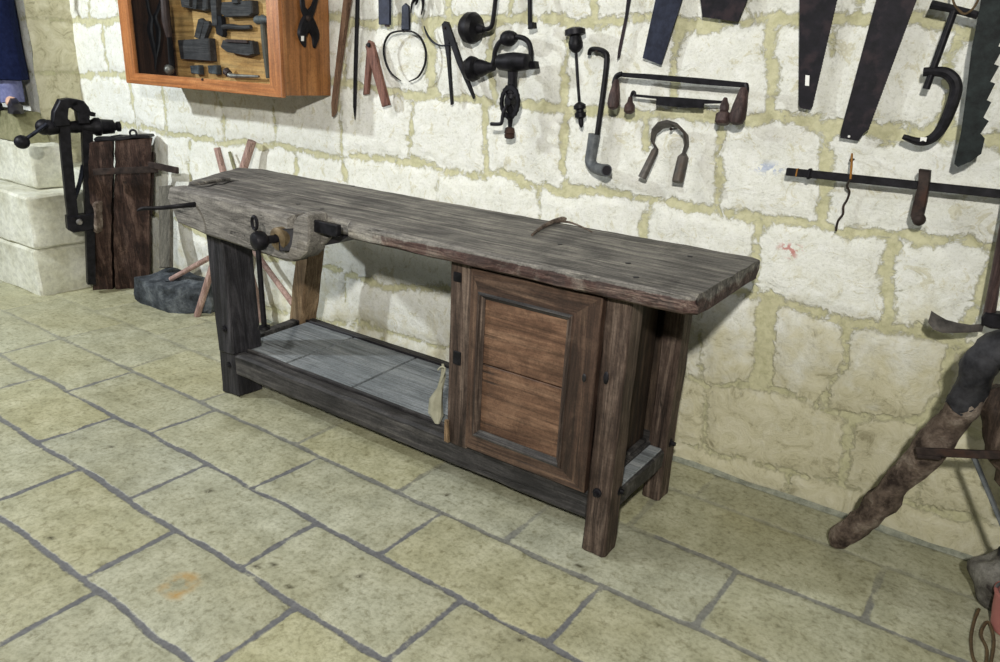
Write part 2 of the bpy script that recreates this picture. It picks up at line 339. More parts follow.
def masonry(name, x0, x1, z0, z1, step, place, jfun=None, side_shade=0):
    nu = int((x1-x0)/step)+1; nv = int((z1-z0)/step)+1
    x, z = np.meshgrid(np.linspace(x0, x1, nu), np.linspace(z0, z1, nv), indexing='ij')
    wx = x+fbm(x, z, 6, 3, 4)*.034; wz = z+fbm(x, z, 6, 11, 4)*.034
    D = segdist(wx, wz, jfun if jfun is not None else J)
    s_ = np.clip(D/.035, 0, 1); s_ = s_*s_*(3-2*s_)
    h = s_*.007+fbm(x, z, 4, 21, 4)*.010+fbm(x, z, 28, 31, 3)*.003
    P = place(x, z, h)
    wash_shade_ = side_shade + np.clip((z-.25)/.9+.28+.4*np.clip((1.5-x)/.8, 0, 1)*np.clip((1.0-z)/.4, 0, 1)-.35*np.clip((x-1.5)/1.2, 0, 1)*np.clip((1.1-z)/.6, 0, 1), 0, 1)  # whitewash thins downwards, with the lower wall's lighting partly put into its colour
    def spot(cx, cz, rx, rz): return np.clip(1.2-((x-cx)/rx)**2-((z-cz)/rz)**2, 0, 1)
    r = W(790, 248); b_ = W(768, 168); r2 = W(792, 254)
    red = spot(r.x, r.z, .045, .014)+spot(r2.x, r2.z, .015, .02)
    return gridmesh(name, P.reshape(-1, 3), nu, nv, {'joint': np.clip(D, -.05, .1), 'wash_shade': wash_shade_, 'red': np.clip(red, 0, 1)*.8, 'blue': np.clip(spot(b_.x, b_.z, .06, .02), 0, 1)*.6}, M['wall'])
masonry('wall_back', -2.30, 3.5, -.03, 2.35, .0115, lambda x, z, h: np.stack([x, -h+.008, z], -1))
# projecting masonry on the left: side face then front face
PX, PY = -2.27, -.25
zl = [W(70, 23).z, W(76, 75).z, W(88, 125).z+.0, .57, .3, 2.0]
JP = [([(-9, z_), (9, z_+.0)], .012) for z_ in zl]+[([(-2.78, zl[0]), (-2.78, 2.4)], .01), ([(-3.0, zl[1]), (-3.0, zl[0])], .01), ([(-2.7, zl[2]), (-2.7, zl[1])], .01), ([(-3.1, .57), (-3.1, zl[2])], .01), ([(-2.15, 1.0), (-2.15, 1.0)], 0.001)]
masonry('wall_left', -.25, .02, -.03, 2.35, .0115, lambda x, z, h: np.stack([PX+h-.005+.02*np.clip((-.2-x)/.05, 0, 1)*(fbm(x*0, z, 9, 5, 3)-.3), x, z], -1), JP, -1.2)  # side face toned tan: its shade is put into the stone colour
def frontpl(x, z, h):
    e = np.clip((x-(PX-.05))/.05, 0, 1); jag = fbm(x*0, z, 9, 5, 3)
    return np.stack([x+.02*e*(jag-.3), PY-h*(1-e)+.0, z], -1)
masonry('wall_far_left', -4.6, PX, -.03, 2.35, .0125, frontpl, JP)
# ------------------------------------------------------------------ floor
t = NT('worn_floor_slabs')
j = t.attr('joint'); n1 = t.noise(t.map(), 11, 6, .6); n2 = t.noise(t.map(), 70, 5, .65); n3 = t.noise(t.map(), 2.2, 4, .5)
scr = t.noise(t.map((1, 1, 1)), 24, 8, .75, 2.5)
wear = t.attr('wear')
d = t.math('ADD', j, t.math('MULTIPLY', t.math('SUBTRACT', n1, .5), .022)); d = t.math('ADD', d, t.math('MULTIPLY', t.math('SUBTRACT', n2, .5), .006))
mask = t.math('MULTIPLY_ADD', d, 220, .5, True)
tone = t.attr('tone')
sa = t.ramp(n1, [(.3, (170, 169, 138)), (.5, (188, 187, 156)), (.7, (202, 201, 172))])
sb = t.ramp(n1, [(.3, (162, 164, 146)), (.5, (182, 184, 165)), (.7, (198, 200, 182))])
sc_ = t.mix(tone, sa, sb)
sc_ = t.mix(.45, sc_, t.ramp(n2, [(.28, (120, 116, 96)), (.55, (255, 255, 255))]), 'MULTIPLY')
ab = t.math('ABSOLUTE', t.math('SUBTRACT', scr, .5)); sm = t.math('MULTIPLY', t.math('MULTIPLY_ADD', ab, -60, 1, True), t.math('MULTIPLY_ADD', t.noise(t.map(), 4.5, 3, .6), 5, -2.3, True))
sc_ = t.mix(t.math('MULTIPLY', sm, .5), sc_, srgb((112, 108, 84)))
fl = t.noise(t.map(), 34, 6, .7, .4); sc_ = t.mix(.55, sc_, t.ramp(fl, [(.34, (166, 160, 138)), (.48, (255, 255, 255))]), 'MULTIPLY')
sc_ = t.mix(.5, sc_, t.ramp(n3, [(.3, (205, 195, 160)), (.7, (255, 255, 255))]), 'MULTIPLY')
gr = t.ramp(n2, [(.3, (92, 93, 96)), (.7, (122, 123, 124))])
gm = t.math('SUBTRACT', 1, t.math('MULTIPLY', t.math('SUBTRACT', 1, mask), wear))
c = t.mix(gm, gr, sc_)
c = t.mix(t.math('MULTIPLY', t.attr('stain'), t.ramp(n1, [(.38, (0, 0, 0)), (.55, (255, 255, 255))])), c, srgb((172, 140, 84)))
c = t.mix(t.math('MULTIPLY', t.attr('pits'), t.math('GREATER_THAN', n2, .42)), c, srgb((70, 66, 50)))
t.bump(t.math('ADD', t.math('MULTIPLY', gm, .5), t.math('ADD', t.math('MULTIPLY', n1, .3), t.math('MULTIPLY', n2, .3))), .5, .006)
M['floor'] = t.fin(c, t.ramp(n1, [(.3, (150, 150, 150)), (.7, (205, 205, 205))]), 0, .35)
ry = [-.01, -.213, -.521, -.844, -1.138, -1.432, -1.723, -2.03, -2.33, -2.63]
JF = [([(-9, y), (9, y)], .0095) for y in ry[1:]]
def fx(*px): return [F(a, b).x for a, b in px]
rowx = {0: [-2.4, -1.7, -1.0, -.3, .5, 1.3, 1.98, 2.95], 1: [-2.1, -1.4, -.8, -.2, .4, 1.05, 1.87, 2.583, 3.2], 2: [-2.3, -1.75, -1.1, -.52, .05, .62, 1.15, 1.60, 2.223, 2.95], 3: [-2.5, -1.8, -1.1, -.46, .151, .763, 1.351, 1.94, 2.5, 3.1],
        4: [-2.5, -1.9, -1.3, -.69, -.084, .505, 1.079, 1.66, 2.25, 2.9], 5: [-2.5, -1.6, -1.0, -.4, .208, .786, 1.33, 1.9, 2.5], 6: [-1.5, -.9, -.3, .3, .87, 1.5, 2.1, 2.7], 7: [-1, -.4, .2, .75, 1.3, 1.9, 2.5], 8: [-.5, .1, .7, 1.3, 1.9, 2.5]}
for r, xs in rowx.items():
    for x_ in xs: JF.append(([(x_, ry[r]), (x_+random.uniform(-.01, .01), ry[r+1])], .009))
step = .0125; x0, x1, y0, y1 = -4.6, 3.6, -2.9, .02
nu = int((x1-x0)/step)+1; nv = int((y1-y0)/step)+1
x, y = np.meshgrid(np.linspace(x0, x1, nu), np.linspace(y0, y1, nv), indexing='ij')
D = segdist(x+fbm(x, y, 6, 3, 2)*.012, y+fbm(x, y, 6, 9, 2)*.012, JF)
h = -np.clip(1-D/.008, 0, 1)*.003+fbm(x, y, 3, 40, 3)*.002
ra = np.array(ry); ridx = np.clip(np.searchsorted(-ra, -y)-1, 0, 8); tone = np.zeros_like(x)
for r, xs in rowx.items():
    m_ = ridx == r; ci = np.searchsorted(np.array(xs), x[m_]); tone[m_] = np.random.RandomState(50+r).rand(len(xs)+2)[ci]
f1 = F(183, 583); f2 = F(170, 592)
stain = np.clip(1.3-((x-f1.x)/.05)**2-((y-f1.y)/.045)**2, 0, 1)+np.clip(1.2-((x-f2.x)/.05)**2-((y-f2.y)/.02)**2, 0, 1)
pits = np.zeros_like(x)
for a, b in ((209, 491), (50, 538), (257, 566), (273, 565), (290, 587), (360, 576), (447, 495), (578, 566), (520, 640), (112, 447)):
    p = F(a, b); pits += np.clip(1.5-((x-p.x)/.012)**2-((y-p.y)/.009)**2, 0, 1)
wear = np.clip(.30+(-y-.62)/.5, .3, 1)*np.clip(1-(-x-.1)/2.5, .4, 1); wear = np.where(x > 1.95, np.maximum(wear, .75*np.clip((-y-.15)/.3, 0, 1)), wear)
gridmesh('floor', np.stack([x, y, h], -1).reshape(-1, 3), nu, nv, {'joint': np.clip(D, -.05, .1), 'tone': tone, 'stain': np.clip(stain, 0, 1), 'pits': np.clip(pits, 0, 1), 'wear': wear}, M['floor'])
# narrow mortar fillet along the foot of the wall
m = MB(); m.loft([[V((x_, .0, -.002)), V((x_, -.020+.006*nz((x_*6, 0, 0)), .002)), V((x_, -.014+.004*nz((x_*9, 3, 0)), .006)), V((x_, .0, .014+.008*nz((x_*5, 1, 7))))] for x_ in np.linspace(-2.2, 3.4, 160)])
o = m.build('trim_1', stone('mortar_fillet', (128, 132, 120), (158, 162, 148), (176, 178, 162), 20, .5)); o['kind'] = 'structure'
# ================================================================== workbench
H = .88
R = empty('workbench', (.9, -.5, 0), 'long weathered wooden joiner\'s workbench with a panelled cupboard and open lower shelf', 'workbench')
def interp(xs, ys, x): return float(np.interp(x, xs, ys))
fxs = [-.36, -.30, -.21, -.15, -.03, .02, .60, .70, .86, .88, 1.9, 2.04, 2.07]; fys = [-.29, -.42, -.565, -.68, -.775, -.775, -.775, -.765, -.765, -.79, -.79, -.785, -.765]
bxs = [-.36, -.28, -.1, 2.04, 2.07]; bys = [-.27, -.215, -.225, -.24, -.262]
bm = MB(); rings = []; TH = .056
for i in range(181):
    x_ = -.36+2.43*i/180; yf, yb = interp(fxs, fys, x_), interp(bxs, bys, x_); ring = []
    th = TH*(1 if x_ > .1 else 1.1)
    def pt(y_, z_, a=.004):
        n_ = nz((x_*7, y_*7, z_*9)); n2_ = nz((x_*31, y_*25, z_*30+4))
        return V((x_+(a*.8*nz((3, y_*30, z_*40)) if i in (0, 180) else 0)*3, y_+a*n_+a*.7*n2_, z_+a*.5*nz((x_*9, y_*12, 3))))
    for k in range(13): ring.append(pt(yf+.008+(yb-yf-.016)*k/12, H, .0045))
    ring += [pt(yb, H-.008), pt(yb, H-th*.5), pt(yb-.004, H-th+.005), pt(yb-.012, H-th)]
    for k in range(1, 6): ring.append(pt(yb+(yf-yb)*k/6, H-th))
    ring += [pt(yf+.012, H-th), pt(yf, H-th+.008, .008), pt(yf-.003, H-th*.6, .009), pt(yf-.002, H-.022, .006), pt(yf, H-.008, .005)]
    rings.append(ring)
bm.loft(rings)
for v in bm.bm.verts:
    v.co.y = v.co.y
top = bm.build('bench_top', M['bench_top'], R, True, 40)
ev = []
for v in top.data.vertices:
    X_ = v.co.x+.9; Y_ = v.co.y-.5; Z_ = v.co.z
    fr_ = max(0, min(1, (H-.006-Z_)/.018))*max(0, min(1, (X_-.75)/.5)); en = max(0, min(1, (X_-1.98)/.08))*max(0, min(1, (H-.004-Z_)/.03))*.6
    ev.append(max(fr_, en))
at = top.data.attributes.new('edge', 'FLOAT', 'POINT'); at.data.foreach_set('value', ev)
# cracks / broken flap at the left end
m = MB(); m.tube([F(*q, .8815) for q in ((197, 187), (208, 186.5), (216, 184), (223, 184), (231, 181), (239, 180.5))], [.002, .006, .008, .005, .006, .001], 8, flat=.25, sm=3, up=(0, 1, 0))
m.build('split', iron('dark_split', (18, 17, 17), (34, 32, 31), .95, 0), R)
m = MB(); m.beam(F(192, 184, .885), F(228, 178, .888), .035, .012, bev=.004, seg=6, amp=.008, fs=20); m.build('splintered_edge', M['bench_top'], R, True)
for a, b in ((353, 186), (298, 204), (560, 244), (690, 256), (628, 263), (636, 277), (322, 209)):
    m = MB(); p = F(a, b, H+.001); m.lathe(p-V((0, 0, .01)), p+V((0, 0, .0012)), [(0, .008), (1, .008)], 10); m.build('nail_hole', M['leather'], R)
# thick front jaw
out = [(-.135, .868), (-.15, .83), (-.12, .775), (-.095, .728), (.09, .707), (.34, .705), (.5, .703), (.60, .703), (.645, .71), (.645, .874), (.4, .876), (.1, .876)]
m = MB(); yf = lambda x_: -.79-.045*max(0, x_)/.65
def dens(o, n=6):
    r = []
    for i in range(len(o)):
        a, b = o[i], o[(i+1) % len(o)]; k_ = max(1, int(math.hypot(b[0]-a[0], b[1]-a[1])/.03))
        r += [(a[0]+(b[0]-a[0])*k/k_, a[1]+(b[1]-a[1])*k/k_) for k in range(k_)]
    return r
o_ = dens(out); cx_, cz_ = .25, .79
def jr(y_off, sh, a=.004): return [V((x_+(cx_-x_)*sh*.03+a*nz((x_*20, 1, z_*20)), yf(x_)+y_off+a*nz((x_*9, 5, z_*20)), z_+(cz_-z_)*sh*.14+a*nz((x_*12, 8, z_*9)))) for x_, z_ in o_]
m.loft([jr(0, 1), jr(.009, .3), jr(.016, 0), jr(.05, 0), jr(.075, 0)]); m.build('vise_jaw', M['jaw'], R, True, 30)
end = [W(a, b, .85) for a, b in ((293, 222), (297, 216), (303, 214), (307, 216), (309, 224), (309, 240), (306, 252), (299, 259), (291, 261), (287, 257), (291, 245), (292, 233))]
m = MB(); m.prism(end, (0, .09, 0), .006); m.build('jaw_end', M['jaw'], R, True, 30)
m = MB(); m.beam(F(309, 217, .878)+V((0, -.002, -.022)), F(338, 224.5, .876)+V((0, .004, -.022)), .022, .040, bev=.003, seg=3, amp=.003); m.build('iron_plate', M['black'], R, True)
for a, b in ((314, 221), (322, 223), (331, 226)):
    m = MB(); p = W(a, b, .81); m.lathe(p, p+V((0, -.006, 0)), [(0, .006), (.8, .005), (1, .001)], 8); m.build('rivet', M['rusty'], R)
m = MB(); m.prism([W(a, b, .79) for a, b in ((309, 230), (322, 232), (328, 238), (322, 245), (309, 246))], (0, .08, 0), .004); m.build('wedge', M['jaw'], R, True)
m = MB(); m.prism([W(a, b, .77) for a, b in ((324, 233), (347, 237), (338, 243), (322, 246))], (0, .12, 0), .003); m.build('guide_block', M['leather'], R)
# bench stop blade sticking out of the jaw
m = MB(); q = [W(137, 211, .97), W(143, 208.5, .95), W(160, 208, .90), W(180, 206, .85), W(199, 204, .78)]
m.tube(q, [.003, .008, .008, .009, .011], 8, flat=.4, sm=3); m.build('holdfast', M['black'], R, True)
# screw
c0, c1, c2 = W(283, 238, .835), W(280, 238, .86), W(257, 241, .93)
m = MB(); m.beam(W(290, 240, .826), W(290, 240, .838), .075, .078, bev=.003); m.build('screw_plate', M['black'], R)
m = MB(); m.lathe(c0, c0+V((0, -.03, 0)), [(0, .040), (.8, .040), (1, .030), (1, .018), (.8, .016)], 20); m.build('bushing', M['brass'], R, True)
m = MB(); m.lathe(c0, c2, [(0, .014), (.62, .014), (.66, .022), (.74, .03), (.84, .034), (1.0, .034), (1.12, .028), (1.18, .012)], 18); sh = m.build('vise_screw', M['black'], R, True)
m = MB(); cr = W(254.5, 223, .93); m.tube([cr+V((math.cos(a_)*.013, 0, math.sin(a_)*.022)) for a_ in [2*PI*k/16 for k in range(17)]], .0055, 8, up=(0, 1, 0)); m.build('ring', M['black'], R, True)
m = MB(); p0, p1 = W(257, 236, .93), W(264.5, 330, .93)
m.lathe(p0, p1, [(0, .008), (.1, .009), (.5, .0095), (.95, .0095), (.955, .02), (.985, .022), (1, .014)], 12); m.build('vise_handle', M['black'], R, True)
# legs
def leg(p0, p1, w, h, mat, **k):
    m = MB(); m.beam(p0, p1, w, h, up=(0, 1, 0), bev=.006, seg=14, amp=.004, fs=9, jag=.004, **k); return m.build('leg', mat, R, True, 40)
leg((.075, -.655, .19), (.022, -.64, .85), .105, .145, M['leg_dark'])
leg((.078, -.662, 0), (.065, -.655, .2), .115, .125, M['leg_dark'])['label'] = 'thick foot block of the front left leg'
leg((-.075, -.215, 0), (.10, -.22, .83), .085, .10, M['light_wood'])['label'] = 'paler brown back leg'
leg((1.846, -.695, 0), (1.846, -.695, .83), .078, .078, M['post'], w1=.08, h1=.08)
leg((1.853, -.29, 0), (1.853, -.29, .83), .066, .08, M['post'])
# rails, shelf
m = MB(); m.beam((.12, -.695, .150), (1.812, -.695, .150), .055, .098, bev=.010, seg=40, amp=.004, fs=8); m.build('front_rail', M['rail'], R, True, 40)
m = MB(); m.beam((-.03, -.205, .165), (1.82, -.215, .165), .03, .075, bev=.004, seg=20, amp=.003); m.build('back_rail', M['rail'], R, True, 40)
m = MB(); m.beam((.01, -.62, .175), (-.03, -.24, .175), .05, .06, bev=.004, seg=8, amp=.003); m.build('stretcher', M['rail'], R, True, 40)
m = MB(); m.beam((1.856, -.655, .170), (1.856, -.33, .170), .05, .06, bev=.004, seg=8, amp=.004); m.build('stretcher', M['steel'] if 0 else M['rail'], R, True, 40)
m = MB(); m.box((.02, -.665, .165), (1.83, -.22, .186), .002); m.build('shelf', M['rail'], R)
for xa, xb in ((.035, .335), (.350, .71), (.725, 1.27)):
    for ya, yb in ((-.645, -.455), (-.452, -.24)):
        m = MB(); sk = .055; m.loft([[V((x_+(sk*(y_+.45)*-1.0), y_, z_)) for x_, y_ in ((xa, ya), (xb, ya), (xb, yb), (xa, yb))] for z_ in (.185, .196+.002*nz((xa*9, ya*9, 1)))]); m.build('shelf_board', M['shelf'], R)
m = MB(); m.beam((.03, -.652, .196), (1.27, -.652, .196), .012, .014, bev=.003, seg=10, amp=.002); m.build('shelf_lip', M['rail'], R, True)
m = MB(); m.beam((-.02, -.236, .198), (1.27, -.236, .198), .010, .014, bev=.003, seg=10, amp=.002); m.build('shelf_lip', M['leather'], R, True)
# cupboard
m = MB(); m.beam((1.315, -.722, .19), (1.315, -.722, .83), .083, .03, up=(0, 1, 0), bev=.003, seg=16, amp=.002); m.build('cupboard_stile', M['post'], R, True)
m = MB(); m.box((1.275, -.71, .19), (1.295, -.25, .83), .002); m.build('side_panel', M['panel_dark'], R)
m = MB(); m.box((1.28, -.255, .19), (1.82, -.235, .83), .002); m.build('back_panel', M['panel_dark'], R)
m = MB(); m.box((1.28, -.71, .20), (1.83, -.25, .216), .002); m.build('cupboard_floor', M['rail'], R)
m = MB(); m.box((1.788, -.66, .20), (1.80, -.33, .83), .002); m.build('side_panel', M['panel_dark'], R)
m = MB(); m.box((1.80, -.658, .196), (1.872, -.332, .206), .002); m.build('side_ledge', M['shelf'], R)
m = MB(); m.beam((1.808, -.655, .215), (1.808, -.335, .215), .02, .025, bev=.006, seg=6, amp=.002); m.build('side_moulding', M['rail'], R, True)
m = MB(); m.box((1.355, -.73, .80), (1.812, -.70, .83), .002); m.build('top_rail', M['door_h'], R)
def solid_frame(x0, z0, x1, z1, wl, wr, wb, wt, ya, yb):
    m = MB(); o = [(x0, z0), (x1, z0), (x1, z1), (x0, z1)]; i_ = [(x0+wl, z0+wb), (x1-wr, z0+wb), (x1-wr, z1-wt), (x0+wl, z1-wt)]
    e = .0025; sh = lambda q, d_: [(q[0][0]+d_, q[0][1]+d_), (q[1][0]-d_, q[1][1]+d_), (q[2][0]-d_, q[2][1]-d_), (q[3][0]+d_, q[3][1]-d_)]
    L = lambda q, y_: [m.bm.verts.new((a, y_, b)) for a, b in q]
    rr = [L(o, yb), L(o, ya+e), L(sh(o, e), ya), L(sh(i_, -e), ya), L(i_, ya+e), L(i_, yb)]
    for k in range(6):
        a, b = rr[k], rr[(k+1) % 6]
        for q in range(4): m.face((a[q], a[(q+1) % 4], b[(q+1) % 4], b[q]), 1 if q in (0, 2) else 0)
    return m
def ring_frame(x0, z0, x1, z1, w_, ya, yb):
    m = MB(); o = lambda d_, y_: [m.bm.verts.new((a, y_, b)) for a, b in ((x0+d_, z0+d_), (x1-d_, z0+d_), (x1-d_, z1-d_), (x0+d_, z1-d_))]
    rr = [o(0, yb), o(0, ya), o(w_*.35, ya-.003), o(w_*.55, ya+.004), o(w_, ya+.012), o(w_, yb)]
    for a, b in zip(rr, rr[1:]+rr[:1]):
        for q in range(4): m.face((a[q], a[(q+1) % 4], b[(q+1) % 4], b[q]), 1 if q in (0, 2) else 0)
    return m
door = solid_frame(1.358, .205, 1.804, .812, .034, .092, .057, .074, -.748, -.722).build('door', None, R, mats=[M['door'], M['door_h']])
ring_frame(1.388, .258, 1.718, .742, .022, -.750, -.722).build('panel_moulding', None, door, mats=[M['post'], M['rail']])
for z0_, z1_ in ((.27, .507), (.511, .73)):
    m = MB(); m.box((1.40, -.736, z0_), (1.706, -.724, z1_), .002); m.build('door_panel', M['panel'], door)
for a, b, h_ in ((458, 277, .03), (457.5, 358, .045)):
    m = MB(); p = W(a, b, .738); m.box((p.x-.016, -.742, p.z-h_/2), (p.x+.014, -.736, p.z+h_/2), .002); m.build('hinge', M['black'], door)
m = MB(); p = W(584, 378, .75); m.ball(p, .007, 6, (1, .4, 1.9)); m.build('keyhole', M['leather'], door, True)
m = MB(); p = W(606, 378, .737); m.ball(p, .011, 6, (.8, .35, 1.8)); m.build('lock_plate', M['black'], R, True)
for p, dv in ((W(597, 493, .735), V((0, -.014, 0))), (XP(620, 491, 1.885), V((.014, 0, 0))), (XP(671, 443, 1.886), V((.016, 0, 0))), (W(224, 329, .728), V((0, -.008, 0))), (W(229, 365, .724), V((0, -.008, 0)))):
    m = MB(); m.lathe(p-dv*.5, p+dv, [(0, .015), (.4, .015), (.5, .009), (1, .007)], 10); m.build('bolt', M['black'], R, True)
m = MB(); m.prism([W(a, b, .748) for a, b in ((444.5, 420), (447, 421), (448, 443), (444, 441))], (0, .01, 0), 0); m.build('splinter', M['light_wood'], R)['label'] = 'pale fresh splinter'
# twig and cloth
m = MB(); m.tube([F(532, 235, .888), F(541, 228, .888), F(552, 222, .889), F(562, 219, .889), F(566, 219, .89)], [.004, .006, .008, .009, .005], 8, sm=3)
m.tube([F(556, 221.5, .892), F(568, 222, .889), F(580, 226, .887), F(592, 232, .886)], [.005, .004, .003, .002], 6, sm=3)
tag(m.build('twig', M['bark'], None, True), 'thin forked dark twig lying across the middle of the workbench top', 'twig')
rt = empty('cloth_scrap', (1.17, -.62, .2), 'crumpled pale cloth scrap on the lower shelf against the cupboard', 'cloth')
m = MB(); rings = []
path = [(443, 364, .25), (443, 376, .25), (440, 388, .245), (436, 400, .25), (436, 413, .235), (437, 423, .215)]
for i, (a, b, z_) in enumerate(path):
    c = W(a, b, .60+.012*i); rr = [.006, .012, .014, .034, .036, .012][i]
    rings.append([c+V((math.cos(2*PI*k/18)*rr*(1+.9*nz((k*1.3, i, 2)))*.8, math.sin(2*PI*k/18)*rr*(1+.4*nz((k*1.1, i, 7)))*.6, .010*nz((k*2., i*3, 5)))) for k in range(18)])
m.loft(rings); m.build('crumpled_cloth', M['cloth'], rt, True, 20)
m = MB(); m.tube([W(a, b, .63) for a, b in ((438, 370), (441, 367), (445, 368), (444, 374), (441, 382))], .003, 6, sm=3); m.build('string', M['cloth'], rt, True)
# ================================================================== display case
CR = empty('display_case', (-.62, -.14, 1.22), 'glass-fronted varnished orange-brown wooden display case hung on the wall', 'display case')
CT = 2.0
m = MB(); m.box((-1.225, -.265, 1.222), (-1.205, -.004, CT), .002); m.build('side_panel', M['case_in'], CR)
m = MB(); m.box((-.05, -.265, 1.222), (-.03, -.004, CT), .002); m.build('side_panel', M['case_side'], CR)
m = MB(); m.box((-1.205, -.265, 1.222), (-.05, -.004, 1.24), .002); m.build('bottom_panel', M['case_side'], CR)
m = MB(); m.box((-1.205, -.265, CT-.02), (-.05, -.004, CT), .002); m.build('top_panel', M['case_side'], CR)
m = MB(); m.box((-1.205, -.022, 1.24), (-.05, -.008, CT-.02), .001); m.build('back_panel', M['case_back'], CR)
df = solid_frame(-1.232, 1.214, -.027, CT, .087, .076, .052, .05, -.288, -.267).build('door', None, CR, mats=[M['case_v'], M['case']])
m = MB(); m.box((-1.15, -.2785, 1.26), (-.10, -.2755, CT-.045), .0003); m.build('glass_pane', M['glass'], df)
m = MB(); p = W(202.5, 79.5, .289); m.lathe(p+V((0, .002, 0)), p+V((0, -.004, 0)), [(0, .006), (1, .005)], 8); m.build('lock', M['leather'], df)
G = 'old tools in the display case'
def wthing(name, mat, label, cat, pts, off, th, bev=.004, group=None): return tag(plate(pts, off, th, bev).build(name, mat), label, cat, group)
def nail(r, px, py, off):
    m = MB(); p = W(px, py, off); m.lathe(V((p.x, .0, p.z)), p+V((0, -.012, 0)), [(0, .003), (.9, .003), (.91, .006), (1, .005)], 8); return m.build('nail', M['rusty'], r)
def root_w(name, px, py, off, label, cat, group=None): return empty(name, W(px, py, off), label, cat, group)
# planes
r = root_w('wooden_plane', 193, 60, .06, 'dark block plane with two upright wedges, lowest left in the display case', 'hand plane', G)
plate([(177, 40), (208, 38), (210, 61), (180, 59)], .022, .045, .006).build('body', M['plane'], r)
for pp in ([(194, 37), (198, 19), (201, 18), (204, 21), (199, 39)], [(200, 39), (204, 21), (208, 21), (209, 25), (204, 39)]):
    plate(pp, .035, .02, .003).build('wedge', M['plane'], r)
r = root_w('wooden_plane', 237, 54, .05, 'low dark plane to the right of the two-wedge plane', 'hand plane', G)
plate([(222, 40), (251, 41), (253, 54), (248, 56), (226, 52), (220, 47)], .022, .045, .006).build('body', M['plane'], r); plate([(225, 39), (246, 40), (247, 43), (225, 42)], .03, .05, .002).build('sole', M['handle'], r)
r = root_w('wooden_plane', 236, 15, .05, 'dark rectangular plane high right in the display case', 'hand plane', G)
plate([(221, 2), (251, 0), (252, 13), (249, 16), (224, 17), (220, 13)], .022, .045, .006).build('body', M['plane'], r); plate([(232, 4), (230, -8), (235, -9), (238, 3)], .05, .03, .003).build('wedge', M['plane'], r)
r = root_w('wooden_plane', 193, 10, .05, 'dark plane at the top left of the backboard in the case', 'hand plane', G)
plate([(178, -12), (206, -14), (207, 9), (204, 11), (181, 7)], .022, .045, .006).build('body', M['plane'], r); plate([(184, 6), (186, -20), (190, -20), (189, 7)], .10, .02, .003).build('wedge', M['plane'], r)
r = root_w('chisel', 218, 34, .04, 'upright dark chisel with a thick blade between the upper planes', 'chisel', G)
plate([(209, -20), (215, -20), (217, 26), (212, 26)], .03, .03, .004).build('handle', M['plane'], r); plate([(214, 15), (221, 16), (223, 35), (222, 37), (216, 34)], .03, .025, .003).build('blade', M['black'], r)
r = root_w('gouge', 237, 27, .04, 'short dark horizontal gouge under the high right plane', 'gouge', G)
wtube([(223, 27), (232, 26.5), (240, 27.5), (251, 27)], .045, [.012, .013, .011, .010]).build('handle', M['plane'], r, True); wtube([(216, 27), (223, 27)], .045, [.006, .008]).build('blade', M['black'], r, True)
r = root_w('hammer', 266, 78, .05, 'long-handled upright hammer at the right of the display case', 'hammer', G)
m = MB(); m.lathe(W(255.5, 20, .05), W(270.5, 20, .05), [(0, .014), (.15, .021), (.35, .018), (.5, .024), (.7, .017), (.9, .013), (1, .006)], 12); m.build('head', M['grey_metal'], r, True)
wtube([(263, 22), (265, 45), (269.5, 78)], .05, [.013, .015, .016]).build('handle', M['grey_board'], r, True)
r = root_w('file', 245, 77, .09, 'slim grey file lying on the floor of the display case', 'file', G)
wtube([(228, 73), (231, 75.5), (240, 76), (259, 76.5)], .06, [.014, .012, .009, .006]).build('blade', M['steel'], r, True); wtube([(226, 71), (229, 74)], .06, [.02, .018]).build('handle', M['handle'], r, True)
for a, lab in ((194.5, 'small dark squared block under the two-wedge plane, left of two'), (212, 'small dark squared block under the two-wedge plane, right of two')):
    wthing('whetstone', M['darkstone'], lab, 'whetstone', [(a-5, 65.5), (a+3.5, 65), (a+4.5, 74.5), (a-4, 73.5)], .03, .035, .006, G)
m = MB(); p = W(169, 69.5, .13); m.ball(p, .027, 8); tag(m.build('metal_ball', M['steel'], None, True), 'small shiny metal ball in the bottom left of the display case', 'ball', G)
r = root_w('caliper', 153, 60, .12, 'dark curved caliper hanging against the left inside of the case', 'caliper', G)
cp = lambda pts, rr: MB().tube([XP(a, b, -1.15) for a, b in pts], rr, 8, sm=4, up=(1, 0, 0), flat=.5)
cp([(146, -5), (149, 12), (151, 18), (150, 30), (153, 45), (155.5, 60), (155, 68)], [.012, .012, .018, .022, .018, .01, .005]).build('leg', M['black'], r, True)
cp([(163, -5), (158, 10), (155, 18), (158.5, 30), (158, 45), (155.5, 60), (155.5, 70)], [.012, .014, .018, .02, .016, .01, .004]).build('leg', M['black'], r, True)
r = root_w('turnscrew', 171, 66, .1, 'dark upright turnscrew in the shadowed left of the display case', 'screwdriver', G)
MB().tube([XP(a, b, -1.08) for a, b in ((164, -5), (166, 20), (169, 37))], [.018, .022, .015], 10, sm=3).build('handle', M['handle'], r, True)
MB().tube([XP(a, b, -1.08) for a, b in ((169, 37), (171, 60), (172, 68))], [.012, .016, .012], 8, flat=.4).build('blade', M['black'], r, True)
wthing('small_bracket', M['black'], 'small dark bracket right of the hammer in the case', 'bracket', [(268, 39), (272, 39), (272, 45), (268, 45)], .024, .05, .002, G)
